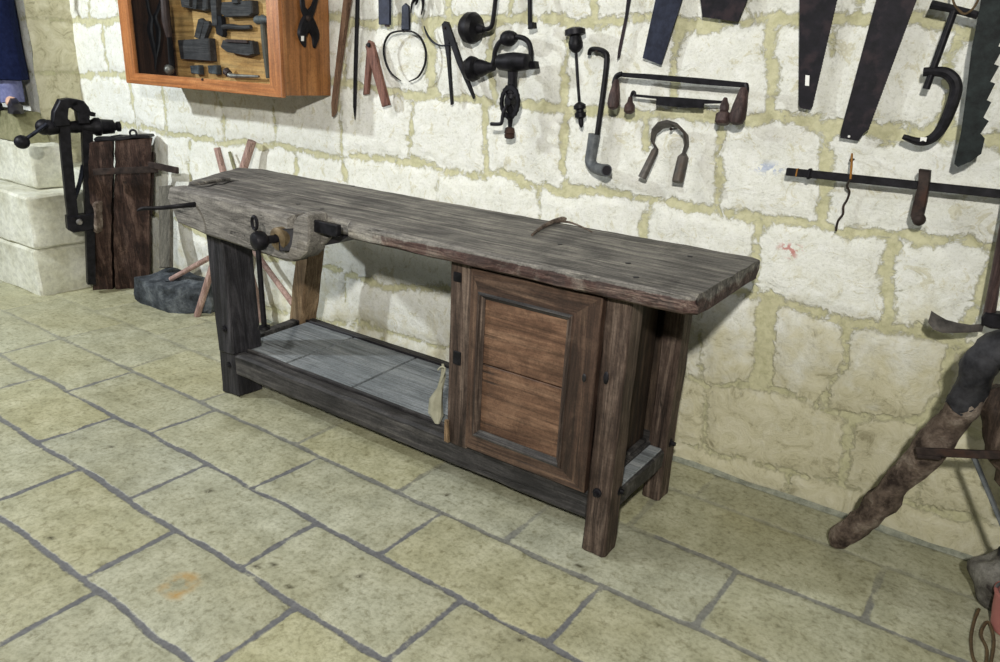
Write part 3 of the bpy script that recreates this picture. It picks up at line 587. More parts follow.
# pliers on the side of the case
r = empty('pliers', XP(309, 46, -.02), 'black iron pliers hung open on the right side of the display case', 'pliers')
pl = lambda pts, rr: MB().tube([XP(a, b, -.018) for a, b in pts], rr, 8, sm=4, up=(1, 0, 0), flat=2.2)
pl([(300, -18), (302, -3), (303, 8), (308, 17), (311, 25), (315, 35), (314, 48)], [.005, .006, .007, .011, .014, .012, .003]).build('jaw', M['black'], r, True)
pl([(318, -18), (316, -3), (313, 8), (308, 17), (305, 25), (302, 35), (305, 47)], [.005, .006, .007, .011, .014, .012, .003]).build('jaw', M['black'], r, True)
m = MB(); p = XP(308.5, 18.5, -.004); m.lathe(p-V((.01, 0, 0)), p+V((.006, 0, 0)), [(0, .012), (.7, .012), (1, .006)], 10); m.build('rivet', M['rusty'], r, True)
m = MB(); m.prism([XP(a, b, -.002) for a, b in ((301.5, 36), (304, 36), (304, 41), (301.5, 41))], (-.002, 0, 0)); m.build('price_tag', M['tag'], r)['label'] = 'tiny white tag'
# ================================================================== tools on the wall
wthing('wooden_stick', M['stick'], 'tapering brown wooden stick leaning beside the display case', 'stick', [(346, -25), (352, -25), (337, 80), (333.5, 114), (331.5, 117), (331, 104)], .02, .02)
m = wtube([(358, -25), (357, 20), (355.5, 70), (354.8, 105), (355, 120)], .022, [.009, .009, .009, .008, .001]); r = root_w('iron_rod', 357, 60, .02, 'long thin black iron rod hanging right of the brown stick', 'rod'); m.build('shaft', M['black'], r, True); nail(r, 358, -20, .02)
r = root_w('folding_rule', 370, 100, .03, 'reddish wooden folding rule hanging open in a narrow upside-down V', 'folding rule'); nail(r, 368.5, 45, .04)
plate([(368, 40), (372, 42), (388.5, 105), (382, 107), (365, 46)], .032, .016, .003).build('blade', M['red_wood'], r); plate([(366.5, 50), (371, 50), (367, 94), (363, 95)], .016, .016, .003).build('blade', M['red_wood'], r)
m = MB(); p = W(369, 45, .05); m.lathe(p, p+V((0, -.006, 0)), [(0, .01), (1, .008)], 10); m.build('rivet', M['black'], r)
r = root_w('plane_iron', 384, 25, .03, 'broad flat dark blue iron blade above the ring caliper', 'blade')
plate([(378, -20), (389.5, -20), (389, 25), (378.5, 24.5)], .04, .014, .002).build('blade', M['sawblue'], r); plate([(384, 23), (388.5, 23.5), (388, 27), (384.5, 26.5)], .035, .012, .002).build('rusty_tip', M['handle'], r)
r = root_w('ring_caliper', 405, 82, .03, 'thin iron caliper with two arms curving into a broken circle', 'caliper')
plate([(401.5, 6), (405, 3), (408.5, 6), (409, 30), (401, 30)], .035, .012, .003).build('stem', M['iron2'], r)
wtube([(404, 31), (397, 31.5), (390, 34), (385, 42), (383.7, 52), (386, 63), (391, 73), (401, 81)], .042, [.007, .006, .006, .006, .006, .006, .006, .003], flat=.6).build('arm', M['black'], r, True)
wtube([(406, 31), (413, 32), (420, 37), (424.5, 46), (426, 56), (424, 67), (418, 77), (409, 81.5)], .042, [.007, .006, .006, .006, .006, .006, .006, .003], flat=.6).build('arm', M['black'], r, True)
r = root_w('small_caliper', 418, 14, .03, 'small dark curved caliper cut off at the top edge above the dividers', 'caliper')
wtube([(420, -14), (415.5, -2), (412, 4), (411, 13)], .04, [.008, .008, .005, .002]).build('arm', M['black'], r, True); wtube([(420, -14), (422.5, -2), (423, 6), (421.2, 15)], .04, [.008, .008, .005, .002]).build('arm', M['black'], r, True)
wtube([(419, -10), (417, 1), (415.5, 5)], .04, [.006, .006, .002]).build('spring', M['black'], r, True)
r = root_w('dividers', 448, 104, .02, 'iron dividers with two pointed legs and a curved wing', 'dividers')
nail(r, 446, 28, 0.03)
plate([(441.5, 24), (444, 21), (448, 22), (449.5, 60), (452, 104), (450.5, 105), (446.5, 60)], .022, .012, .002).build('leg', M['black'], r); plate([(445, 22), (448.5, 24), (461, 60), (474, 97), (473, 99), (456, 62), (447.5, 36)], .034, .012, .002).build('leg', M['black'], r)
wtube([(424, 26), (427, 34), (432, 41), (440, 45.5), (450, 45), (457, 43)], .03, [.003, .006, .007, .006, .006, .004], flat=.6).build('wing', M['iron2'], r, True)
r = root_w('carpenter_brace', 500, 30, .05, 'iron brace with a dark mushroom knob, cut off by the photo\'s top edge', 'brace')
m = MB(); m.lathe(W(463, 27, .06), W(484, 29.5, .06), [(0, .02), (.05, .040), (.25, .056), (.5, .058), (.66, .048), (.76, .02), (1, .012)], 18); m.build('knob', M['black'], r, True)
wtube([(482, 29.5), (488, 29), (492, 25), (494, 12), (497, -8), (504, -22), (522, -22), (529, -8), (529.8, 10), (530, 25)], .06, .0085).build('crank', M['black'], r, True)
plate([(527.5, 22), (532.5, 22), (533, 28), (527.5, 29)], .045, .03, .003).build('chuck', M['black'], r)
m = MB(); m.lathe(W(504, -22, .06), W(522, -22, .06), [(0, .014), (.2, .022), (.8, .022), (1, .014)], 12); m.build('grip', M['red_wood'], r, True)
r = root_w('carpenter_brace', 500, 78, .05, 'iron brace with a pear-shaped wooden knob, right above the hand drill', 'brace')
m = MB(); m.lathe(W(466, 69.5, .07), W(494, 67, .07), [(0, .02), (.06, .038), (.22, .048), (.36, .042), (.42, .030), (.48, .034), (.6, .030), (.8, .02), (1, .014)], 18); m.build('knob', M['black'], r, True)
wtube([(491, 68), (494, 60), (495, 52), (499, 43), (507, 38.5), (519, 37), (527, 40.5), (530.5, 48), (531, 63)], .07, .0095).build('crank', M['black'], r, True)
m = MB(); m.ball(W(508.5, 38.5, .07), .030, 8, (1.15, 1, .95)); m.lathe(W(502, 40, .07), W(516, 37, .07), [(0, .016), (.2, .024), (.8, .024), (1, .016)], 14); m.build('grip', M['black'], r, True)
plate([(527.5, 61), (534, 61), (535, 68.5), (527.5, 69.5)], .055, .035, .004).build('chuck', M['black'], r)
r = root_w('hand_drill', 512, 137, .05, 'black geared hand drill hanging vertically under the brace', 'hand drill')
m = MB(); m.lathe(W(498, 62, .10), W(529, 62, .10), [(0, .02), (.05, .028), (.3, .032), (.5, .034), (.7, .032), (.95, .028), (1, .018)], 16); m.build('grip', M['handle'] if 0 else M['black'], r, True)
wtube([(513, 66), (512.5, 80), (512, 93)], .085, [.022, .018, .022]).build('frame', M['black'], r, True)
m = MB(); c = W(509, 102, .11); ring = []
for rr, yy in ((.044, .0), (.058, .0), (.062, .006), (.058, .012), (.044, .012)): ring.append([c+V((math.cos(2*PI*k/40)*(rr+(.003 if k % 2 and rr > .05 else 0))*.72, yy, math.sin(2*PI*k/40)*(rr+(.003 if k % 2 and rr > .05 else 0)))) for k in range(40)])
m.loft(ring+[ring[0]], cap=False); m.lathe(c+V((0, -.008, 0)), c+V((0, .03, 0)), [(0, .012), (.3, .014), (1, .014)], 12)
for k in range(4):
    a_ = PI/4+k*PI/2; m.beam(c+V((0, .006, 0)), c+V((math.cos(a_)*.035, .006, math.sin(a_)*.05)), .008, .008)
m.build('gear_wheel', M['black'], r, True)
m = MB(); m.ball(W(512, 100, .075), .032, 8, (.8, .6, 1.3)); m.lathe(W(511.5, 93, .08), W(510, 127, .08), [(0, .02), (.2, .026), (.45, .024), (.6, .012), (1, .008)], 12); m.build('gear_body', M['black'], r, True)
wtube([(507, 105), (503, 114), (502, 121), (500, 124), (491, 124)], [.12, .125, .13, .13, .13], .007).build('crank_handle', M['black'], r, True)
m = MB(); m.lathe(W(509.8, 127, .08), W(509.5, 139, .08), [(0, .009), (.1, .018), (.5, .021), (.55, .017), (.62, .021), (.9, .019), (1, .010)], 14); m.build('chuck', M['rusty'], r, True)
r = root_w('breast_auger', 578, 126, .05, 'slim upright auger with a mushroom head and long thin shaft', 'auger')
m = MB(); m.lathe(W(575, 27.5, .06), W(576, 53, .06), [(0, .02), (.08, .036), (.28, .036), (.34, .02), (.45, .022), (.6, .026), (.8, .024), (.95, .014), (1, .006)], 18); m.build('head', M['handle'] if 0 else M['black'], r, True)
wtube([(576, 52), (577.5, 78), (579.5, 104)], .06, .0055).build('shaft', M['black'], r, True)
m = MB(); m.lathe(W(579.3, 102, .06), W(581.5, 128, .06), [(0, .006), (.05, .014), (.12, .022), (.25, .022), (.3, .014), (.38, .014), (.42, .021), (.58, .02), (.65, .010), (.85, .009), (.95, .005), (1, .001)], 14); m.build('bit', M['black'], r, True)
r = root_w('pipe_wrench', 598, 172, .05, 'black bent lever with a grey pipe elbow at its lower end', 'lever')
nail(r, 598, 51, 0.035)
wtube([(589, 55), (591, 50), (597, 49.5), (604, 52), (607, 59), (603.5, 90), (600, 115), (596.5, 140)], .035, [.008, .012, .013, .013, .013, .0125, .0125, .0125], flat=.75).build('lever', M['black'], r, True)
m = wtube([(594.5, 134), (592, 150), (590.5, 161), (594, 167), (600, 169.5), (606.5, 170.5)], [.035, .035, .035, .045, .07, .10], [.022, .021, .021, .020, .021, .022], 14, sm=3); m.build('pipe_elbow', M['grey_metal'], r, True)
a_, b_ = W(600, 169.5, .07), W(606.5, 170.5, .10); d_ = (b_-a_).normalized(); m = MB(); m.lathe(b_-d_*.004, b_+d_*.0015, [(0, .017), (1, .017)], 14); m.build('bore', M['leather'], r)
# saws
SG = None
r = root_w('saw_blade', [(630, -30), (636, -30), (627, 20), (619.5, 57), (617, 60), (618, 50), (625, 15)][0][0], 20, .03, 'very narrow dark saw blade tapering to a point above the bent lever', 'saw'); plate([(630, -30), (636, -30), (627, 20), (619.5, 57), (617, 60), (618, 50), (625, 15)], .022, .004, .0005).build('blade', M['saw'], r); nail(r, [(630, -30), (636, -30), (627, 20), (619.5, 57), (617, 60), (618, 50), (625, 15)][0][0]+12, -22, .022)
r = root_w('saw_blade', [(663, -35), (693, -35), (661, 65), (642.5, 58)][0][0], 20, .03, 'slanting parallel-sided blue-grey blade above the big drawknife', 'saw'); plate([(663, -35), (693, -35), (661, 65), (642.5, 58)], .026, .005, .0005).build('blade', M['sawblue'], r); nail(r, [(663, -35), (693, -35), (661, 65), (642.5, 58)][0][0]+12, -22, .026)
r = root_w('saw_blade', [(695, -40), (763, -40), (738, 22), (702.5, 17)][0][0], 20, .03, 'broad dark blade with a square end at the top edge, left of the notched saw', 'saw'); plate([(695, -40), (763, -40), (738, 22), (702.5, 17)], .026, .005, .0005).build('blade', M['saw'], r); nail(r, [(695, -40), (763, -40), (738, 22), (702.5, 17)][0][0]+12, -22, .026)
def teeth(p0, p1, n, a):
    out_ = []
    dx, dy = p1[0]-p0[0], p1[1]-p0[1]; L = math.hypot(dx, dy)
    for k in range(n): out_ += [(p0[0]+dx*k/n, p0[1]+dy*k/n), (p0[0]+dx*(k+.7)/n+dy/L*a, p0[1]+dy*(k+.7)/n-dx/L*a)]
    return out_+[p1]
r = root_w('hand_saw', 815, 110, .04, 'dark saw narrowing downwards with a small white rectangle near its tip', 'saw')
nail(r, 822, -30, 0.02)
plate([(800, -40), (846, -40)]+teeth((846, -40), (812, 107), 46, .5)+[(810, 110), (799.5, 108), (798.5, 104)], .028, .005, .0004).build('blade', M['saw'], r)
plate([(805.5, 75), (809.5, 75.5), (809, 86), (805, 85.5)], .033, .002, 0).build('label_plate', M['tag'], r)['label'] = 'small white rectangle'
r = root_w('hand_saw', 852, 140, .04, 'longest dark hand saw, wide at the top, tip resting low above the long bar', 'saw')
nail(r, 905, -30, 0.02)
plate([(887, -40), (931, -40)]+teeth((931, -40), (868, 130), 60, .5)+[(864, 133), (858, 141), (840, 138), (841, 130)], .03, .005, .0004).build('blade', M['saw'], r)
m = MB(); p = W(849, 136.5, .036); m.lathe(p, p+V((0, -.002, 0)), [(0, .004), (1, .003)], 8); m.build('rivet', M['tag'], r)
# drawknives
r = root_w('drawknife', 680, 124, .05, 'large drawknife with a long dark blade and two drooping brown handles', 'drawknife')
plate([(621, 72.5), (650, 74), (700, 78), (746, 82.5), (747, 88), (700, 84.5), (650, 79.5), (622, 77)], .07, .012, .002).build('blade', M['black'], r)
for pts, rr in (([(622, 74), (617, 76), (614.5, 82), (614.5, 88)], .009), ([(745, 84), (746, 89), (745, 95)], .010)): wtube(pts, .076, rr).build('tang', M['black'], r, True)
m = MB(); m.lathe(W(616.5, 80, .076), W(612.5, 109.5, .10), [(0, .009), (.15, .013), (.5, .019), (.8, .021), (.95, .016), (1, .006)], 14); m.build('handle', M['handle'], r, True)
m = MB(); m.lathe(W(744.5, 88, .076), W(735.5, 125, .10), [(0, .012), (.2, .017), (.5, .023), (.8, .026), (.95, .02), (1, .008)], 14); m.build('handle', M['handle'], r, True)
r = root_w('drawknife', 680, 120, .05, 'small drawknife hanging inside the large one, with turned stubby handles', 'drawknife')
plate([(633, 94), (655, 96), (680, 97.5), (724, 101), (724, 103.5), (703.5, 104), (703, 108), (680, 107.5), (656, 105), (656, 99), (633, 96.5)], .055, .008, .001).build('blade', M['black'], r)
wtube([(635, 96), (634.5, 92.5), (632.5, 92.5), (630.5, 99)], .06, .005).build('tang', M['black'], r, True); wtube([(722, 102), (724.5, 101), (726, 97.5)], .06, .005).build('tang', M['black'], r, True)
m = MB(); m.lathe(W(630.5, 97, .06), W(629, 114, .07), [(0, .007), (.3, .010), (.5, .018), (.85, .019), (1, .008)], 12); m.build('handle', M['handle'], r, True)
m = MB(); m.lathe(W(725.5, 98, .06), W(722.5, 124.5, .08), [(0, .006), (.15, .010), (.25, .014), (.4, .015), (.5, .012), (.6, .024), (.9, .025), (1, .018)], 14); m.build('handle', M['handle'], r, True)
r = root_w('scorp', 665, 181, .05, 'curved horseshoe-shaped scorp with two grey tube handles', 'scorp')
nail(r, 672, 129, 0.04)
m = MB(); pts = [(657, 149), (653.5, 142), (656, 133), (663, 127.5), (672, 125.8), (681, 128.5), (687.5, 136), (688, 145), (684, 155)]; offs = [.03, .03, .035, .04, .04, .04, .035, .03, .03]; wd = [.012, .020, .034, .046, .050, .048, .036, .022, .012]
P_ = [W(a, b, o) for (a, b), o in zip(pts, offs)]; C_ = W(671, 148, .03); rings = []
for k in range(len(P_)*3-2):
    i, f_ = divmod(k, 3); f_ /= 3; p = P_[i].lerp(P_[min(i+1, len(P_)-1)], f_); w_ = wd[i]+(wd[min(i+1, len(P_)-1)]-wd[i])*f_
    n_ = (p-C_).normalized()*.0045; y_ = V((0, -1, .35)).normalized()*w_; rings.append([p-n_, p+n_, p+n_+y_, p-n_+y_])
m.loft(rings); m.build('blade', M['greyblade'], r, True)
m = MB(); m.lathe(W(656.5, 148, .035), W(642, 178, .06), [(0, .008), (.12, .013), (.9, .015), (1, .015)], 12); m.build('handle', M['greyblade'], r, True)
m = MB(); m.lathe(W(684, 154, .035), W(677.5, 182, .07), [(0, .010), (.12, .019), (.9, .020), (1, .019)], 12); m.build('handle', M['greyblade'], r, True)
for a, b, o_ in ((642, 178, .0905), (677.5, 182, .1005)):
    pass
# clamp
r = root_w('g_clamp', 930, 142, .05, 'black iron G-clamp hanging from string beside the toothed blade', 'clamp')
wtube([(923.5, 72), (935, 71.5), (946, 73), (954, 80), (956, 90), (952, 105), (945, 122), (938, 133), (929, 140), (918, 141.5), (903, 136.5)], .07, [.012, .013, .015, .016, .016, .016, .015, .014, .013, .011, .007]).build('frame', M['black'], r, True)
wtube([(954.5, 10), (940, 50), (926, 89)], .07, .0095, n=12).build('screw', M['black'], r, True)
wtube([(931, 4.5), (955, 9.5), (978, 15.5)], .07, [.012, .010, .010]).build('screw_handle', M['black'], r, True)
plate([(920.5, 137), (927, 137.5), (926, 142), (923, 140.5), (920, 141.5)], .086, .002, 0).build('price_tag', M['tag'], r)
wtube([(954, -12), (953, 0), (957, 8), (965, 14), (975, 6), (982, -10)], .08, .003).build('string', M['rope'], r, True)
# toothed blade
tp = [(985, -30), (980, 5), (971, 52), (966, 95), (961, 132), (954, 164), (958, 167), (970, 162), (981, 154), (984.5, 139), (980, 134), (988.5, 121.5), (983, 118), (991, 102.5), (986.5, 100.5), (995, 83.5), (990, 81.5), (999, 66), (994, 64), (1003, 48), (998, 46), (1007, 29), (1003, 27), (1012, 8), (1008, 5), (1020, -30)]
wthing('pit_saw', M['saw'], 'wide coarse-toothed dark saw blade at the top right edge', 'saw', tp, .09, .014, .001)
bpy.data.objects['pit_saw'].data.materials[0] = iron('green_black_iron', (14, 18, 19), (34, 42, 42), .6, .3, None, 40)
# long bar
r = root_w('bar_clamp', 920, 200, .05, 'long thin dark sash clamp bar with a hooked sliding jaw', 'clamp')
m = MB(); m.beam(W(786.5, 171.5, .07), W(1035, 197.5, .07), .016, .023, bev=.002); m.build('bar', M['rusty'] if 0 else M['black'], r)
m = MB(); m.beam(W(808, 173.6, .07), W(811, 174, .07), .024, .032, bev=.002); m.build('collar', M['black'], r)
m = MB(); m.beam(W(796.5, 172.4, .07), W(798, 172.6, .07), .019, .0245, bev=.001); m.build('band', M['orust'], r)['label'] = 'rusty orange band'
plate([(918.5, 169.5), (930, 171), (929, 184), (926, 203), (923, 216), (917, 222), (912, 221), (910, 216), (914, 198), (918, 184)], .055, .04, .004).build('sliding_jaw', M['rusty'], r)
m = MB(); m.ball(W(919, 219.5, .085), .018, 8); m.build('jaw_tip', M['rusty'], r, True)
m = wtube([(852, 154), (851.5, 166), (850.5, 179)], [.03, .085, .088], [.003, .0035, .003]); r = root_w('rusty_wire', 845, 230, .02, 'thin rusty wire crossing the long bar clamp and a dark wall crack below it', 'wire'); nail(r, 851.7, 160, .03)
m.build('upper_wire', M['orust'], r, True)
wtube([(850.5, 179), (847, 186), (849.5, 192), (847, 200), (843.5, 206), (843, 214), (838, 221), (836, 231)], [.088, .05, .02, .018, .018, .018, .018, .016], .0035).build('wall_crack', M['rusty'], r, True)  # dark tube standing in for the crack in the wall
# adze
r = root_w('adze', 985, 330, .06, 'short-handled adze with a curved grey blade on the right of the wall', 'adze')
wtube([(1012, 190), (1004, 230), (997, 270), (989, 316)], .08, [.018, .018, .019, .022], 12, flat=.7).build('handle', M['stick'] if 0 else M['handle'], r, True)
plate([(981, 318), (985, 313), (1003, 315), (1012, 318), (1012, 331), (990, 329), (981, 325)], .06, .05, .006).build('socket', M['black'], r)
m = MB(); rings = []
for a, b, w_, o_ in ((931, 312, .022, .13), (937, 316, .03, .125), (946, 321, .026, .12), (957, 324, .018, .11), (970, 326, .012, .10), (984, 325, .012, .085)):
    p = W(a, b, o_); rings.append([p+V((0, 0, .004)), p+V((0, -w_*.6, -w_)), p+V((0, -w_*.6, -w_-.006)), p+V((0, 0, -.004))])
m.loft(rings); m.build('blade', M['greyblade'], r, True)
# ================================================================== trestle on the right
r = empty('log_trestle', (2.75, -.25, 0), 'rough trestle with a crooked bark-covered branch leg at the right edge', 'trestle')
def tw(pts, rr, n=16, sm=6, a=.013, fs=16, mat=None, name='leg', smooth=True):
    m = MB(); m.tube([W(x_, y_, o) for x_, y_, o in pts], rr, n, sm=sm, up=(0, 1, 0))
    for v in m.bm.verts:
        p = v.co.copy(); v.co += V((nz(p, fs), nz(p+V((5, 1, 2)), fs), nz(p+V((1, 7, 3)), fs)))*a+V((nz(p, fs*4), nz(p+V((5, 1, 2)), fs*4), nz(p+V((1, 7, 3)), fs*4)))*a*.4
    return m.build(name, mat, r, smooth, 60)
tw([(832, 541, .225), (843, 536, .225), (875, 509, .24), (913, 467, .26), (938, 440, .28), (960, 410, .29), (972, 390, .30), (985, 370, .30)], [.020, .036, .038, .041, .042, .042, .040, .036], mat=M['bark'])
tw([(958, 406, .30), (972, 388, .305), (982, 366, .31), (992, 352, .31), (1010, 352, .31), (1030, 362, .31)], [.036, .042, .046, .05, .052, .05], mat=iron('dark_tarred_wood', (22, 22, 26), (62, 62, 66), .6, .05, None, 18), name='seat_log')
tw([(990, 385, .28), (994, 420, .28), (1003, 460, .25), (1018, 510, .2)], [.030, .028, .026, .026], mat=M['post'])
m = MB(); m.beam(W(916, 451.5, .34), W(1010, 455, .34), .012, .022, bev=.002, seg=8, amp=.002); m.build('iron_strap', M['rusty'], r)
m = MB(); m.beam(W(917, 456, .345), W(942, 458, .345), .012, .010, bev=.002); m.build('iron_strap', M['rusty'], r)
m = MB(); m.beam(W(973, 455, .33), W(1012, 548, .36), .01, .022, up=(0, 1, 0), bev=.002); m.build('metal_strut', M['grey_metal'], r)['label'] = 'flat grey metal strut'
r = None
r = empty('stone_weight', F(988, 610), 'rough grey rounded stone on the floor at the right edge', 'stone')
m = MB(); c = F(994, 606)+V((0, .01, .085)); m.ball(c, .082, 18, (.98, 1, 1.04), .028, 14); m.build('stone', M['greystone'], r, True, 60)
m = MB(); m.tube([c+V((-.02, -.01, .075)), c+V((-.025, -.01, .10)), c+V((-.02, -.012, .115))], [.010, .007, .002], 8); m.build('spike', M['leather'], r, True)
m = MB(); pts = [F(979, 609, .02), F(974, 622, .01), F(971, 640, .008), F(974, 660, .008), F(984, 668, .008), F(987, 650, .01), F(981, 634, .012), F(988, 622, .014), F(994, 640, .010), F(990, 668, .008)]
m.tube(pts, .0042, 8, sm=5); tag(m.build('rope', M['rope'], None, True), 'thin brown rope looped on the floor below the grey stone', 'rope')
p = F(1004, 622)+V((.0, 0, 0)); r = empty('pink_bucket', p, 'pink rounded plastic object cut off at the lower right edge', 'bucket')
m = MB(); q = F(1011, 632); m.lathe(q, q+V((0, 0, .12)), [(0, .045), (.04, .05), (.5, .058), (.9, .062), (.93, .066), (1, .066), (1, .06), (.9, .057), (.1, .046)], 24); m.build('pail', M['pink'], r, True)
m = MB(); m.tube([q+V((-.062, 0, .115)), q+V((-.05, -.02, .15)), q+V((0, -.03, .165)), q+V((.05, -.02, .15)), q+V((.062, 0, .115))], .004, 8, sm=4); m.build('handle', M['grey_metal'], r, True)
# ================================================================== left corner
def sblock(name, lo, hi, label, amp=.008, mat='limestone', cat='stone block', bev=.012):
    m = MB(); m.beam((lo[0], (lo[1]+hi[1])/2, (lo[2]+hi[2])/2), (hi[0], (lo[1]+hi[1])/2, (lo[2]+hi[2])/2), hi[1]-lo[1], hi[2]-lo[2], bev=bev, seg=max(4, int((hi[0]-lo[0])/.06)), amp=amp, fs=5)
    return tag(m.build(name, M[mat], None, True, 40), label, cat)
sblock('stone_block', (-2.9, -.59, -.01), (-1.855, -.265, .268), 'lower pale limestone block of the low pier in the left corner')
sblock('stone_block', (-2.9, -.585, .272), (-1.850, -.262, .575), 'pale limestone block directly above the floor-level block, left corner')
sblock('stone_block', (-2.255, -.255, -.01), (-1.845, -.02, .56), 'pale limestone block between the low pier and the back wall', .006)
sblock('stone_block', (-2.9, -.44, .58), (-2.06, -.262, .83), 'top limestone block of the low pier, carrying the standing figure')
sblock('stone_block', (-2.255, -.255, .565), (-1.87, -.02, .69), 'thin limestone slab against the back wall behind the vise', .006)
# log carrying the vise
VP0, VN = (-1.70, -.33, 0), (.95, -.3, 0)
def VV(px, py, o=0): return onp(px, py, V(VP0)+V(VN).normalized()*o, VN)
r = empty('vise_log', (-1.7, -.2, 0), 'upright dark red-brown timber baulk carrying the leg vise', 'timber')
A0, B0, A1, B1 = V((-1.775, -.33, 0)), V((-1.588, -.085, 0)), V((-1.60, -.33, .885)), V((-1.40, -.085, .91)); nb = V((-.79, .61, 0))*.09
def col(a0, a1, b0, b1, dep, seg, name, mat, amp=.010, zr=(0, 1)):
    m = MB(); rings = []
    for i in range(seg+1):
        t_ = zr[0]+(zr[1]-zr[0])*i/seg; a, b = a0.lerp(a1, t_), b0.lerp(b1, t_); base = []
        for k in range(8): base.append(a.lerp(b, k/8))
        for k in range(3): base.append(b+dep*(k/3))
        for k in range(6): base.append((b+dep).lerp(a+dep, k/6))
        for k in range(3): base.append(a+dep*(1-k/3))
        rings.append([p+V((nz(V((p.x*9, p.y*9, p.z*2))), nz(V((p.x*9+4, p.y*9, p.z*2))), .6*nz(p*7)))*amp+V((nz(p*26), nz(p*26+V((3, 3, 3))), nz(p*22)))*amp*.5 for p in base])
    m.loft(rings); return m.build(name, mat, r, True, 45)
mid0, mid1 = A0.lerp(B0, .36), A1.lerp(B1, .36); g0, g1 = A0.lerp(B0, .40), A1.lerp(B1, .40)
col(A0, A1, mid0, mid1, nb, 24, 'front_timber', M['log'], .014); col(g0, g1, B0, B1, nb, 24, 'rear_timber', M['log'], .012)
m = MB(); m.beam(A1+V((.02, -.01, -.16)), B1+V((.035, .0, -.165)), .012, .035, bev=.002, seg=8, amp=.003); m.build('iron_band', M['rusty'], r, True)
m = MB(); m.beam(B1+V((.0, -.03, -.14)), W(178, 170.5, .06), .018, .035, bev=.003, seg=6, amp=.002); m.build('iron_bar', M['rusty'], r, True)
m = MB(); m.beam(A1+V((-.03, .06, .012)), B1+V((-.04, .03, .012)), .12, .018, bev=.004, seg=10, amp=.008, fs=12); m.build('top_plate', M['black'], r, True)
m = MB(); c = VV(130, 131, .18); c = A1.lerp(B1, .72)+V((0, .0, .035)); m.tube([c+V((math.cos(a_)*.012, math.cos(a_)*.012, math.sin(a_)*.018)) for a_ in [2*PI*k/14 for k in range(15)]], .006, 8, up=(1, -1, 0)); m.build('ring_bolt', M['black'], r, True)
m = MB(); m.beam(A0.lerp(A1, .42)+V((.035, .02, 0)), A0.lerp(A1, .62)+V((.035, .025, 0)), .03, .05, up=(0, 1, 0), bev=.008, seg=8, amp=.01, fs=20); m.build('wedge', M['bark'], r, True)  # added paler block standing in for a lit notch in the timber
# leg vise
r = empty('leg_vise', VV(85, 228), 'black iron leg vise with ball-ended handle in the left corner', 'vise')
def vplate(pts, o, th): m = MB(); n_ = V(VN).normalized(); m.prism([VV(a, b, o) for a, b in pts], -n_*th, .006); return m
vplate([(59, 118), (70, 120), (72, 150), (77, 200), (80, 228), (70, 231), (66, 200), (61, 150)], .035, .06).build('moving_leg', M['black'], r)
vplate([(82, 128), (93, 128), (94, 180), (95, 230), (96, 285), (88, 285), (86, 230), (84, 180)], .03, .055).build('fixed_leg', M['black'], r)
vplate([(53, 122), (54, 112), (57, 106), (60, 100), (70, 98.5), (80, 100), (84, 103), (76, 105), (69, 108), (68, 118), (70, 126), (56, 127)], .05, .10).build('moving_jaw', M['black'], r)
vplate([(69, 104), (76, 100), (84, 101), (89, 107), (91, 112), (96, 113), (95.5, 117), (90, 116), (90, 124), (79, 124), (77, 112), (73, 109)], .05, .10).build('fixed_jaw', M['black'], r)
m = MB(); m.lathe(VV(42, 127.5, .0), VV(121, 126.5, .0), [(0, .034), (.08, .042), (.18, .036), (.22, .026), (.30, .03), (.42, .034), (.44, .03), (.62, .04), (.66, .05), (.72, .05), (.74, .042), (.9, .038), (.905, .028), (.93, .02), (.95, .028), (.99, .028), (1, .016)], 20); m.build('screw', M['black'], r, True)
m = MB(); m.ball(VV(44, 127, .0), .043, 10); m.build('screw_head', M['black'], r, True)
m = MB(); m.tube([VV(47, 124, .07), VV(36, 132, .08), VV(23, 141, .09)], .010, 10); h_ = m.build('handle', M['iron2'], r, True)
m = MB(); m.ball(VV(22, 142, .09), .038, 10, (1, 1, .95)); m.build('handle_ball', M['black'], r, True)
vplate([(67, 217), (95, 214), (95, 229), (88, 231), (74, 233), (68, 230)], .045, .08).build('pivot_box', M['black'], r)
m = MB(); p = VV(79.5, 222, .05); m.lathe(p, p+V(VN).normalized()*.016, [(0, .018), (1, .012)], 10); m.build('pivot_pin', M['steel'], r, True)
m = MB(); m.tube([VV(83, 165, .0), VV(80, 182, .01), VV(74, 200, .01)], .012, 8, sm=3); m.build('leaf_spring', M['iron2'], r, True)
# boards and stones near the log
m = MB(); m.beam(W(166, 268, .16), W(166, 186, .05), .115, .025, up=(0, 1, 0), bev=.003, seg=6, amp=.003); m.bm.verts.ensure_lookup_table()
tag(m.build('grey_board', M['grey_board'], None, True), 'weathered grey board leaning behind the dark stone beside the timber', 'board')
m = MB(); m.tube([W(153, 152, .05), W(152, 185, .055), W(151, 215, .07)], [.008, .009, .008], 8); tag(m.build('thin_rod', M['rusty'], None, True), 'short thin iron rod between the dark timber and the grey board', 'rod')
m = MB(); rings = []
b0 = [V((-1.395, -.285, 0)), V((-1.08, -.285, 0)), V((-.90, -.13, 0)), V((-.92, -.06, 0)), V((-1.36, -.07, 0))]
def dl(pp, n=7):
    o_ = []
    for i in range(len(pp)): o_ += [pp[i].lerp(pp[(i+1) % len(pp)], k/n) for k in range(n)]
    return o_
cc = V((-1.15, -.17, 0))
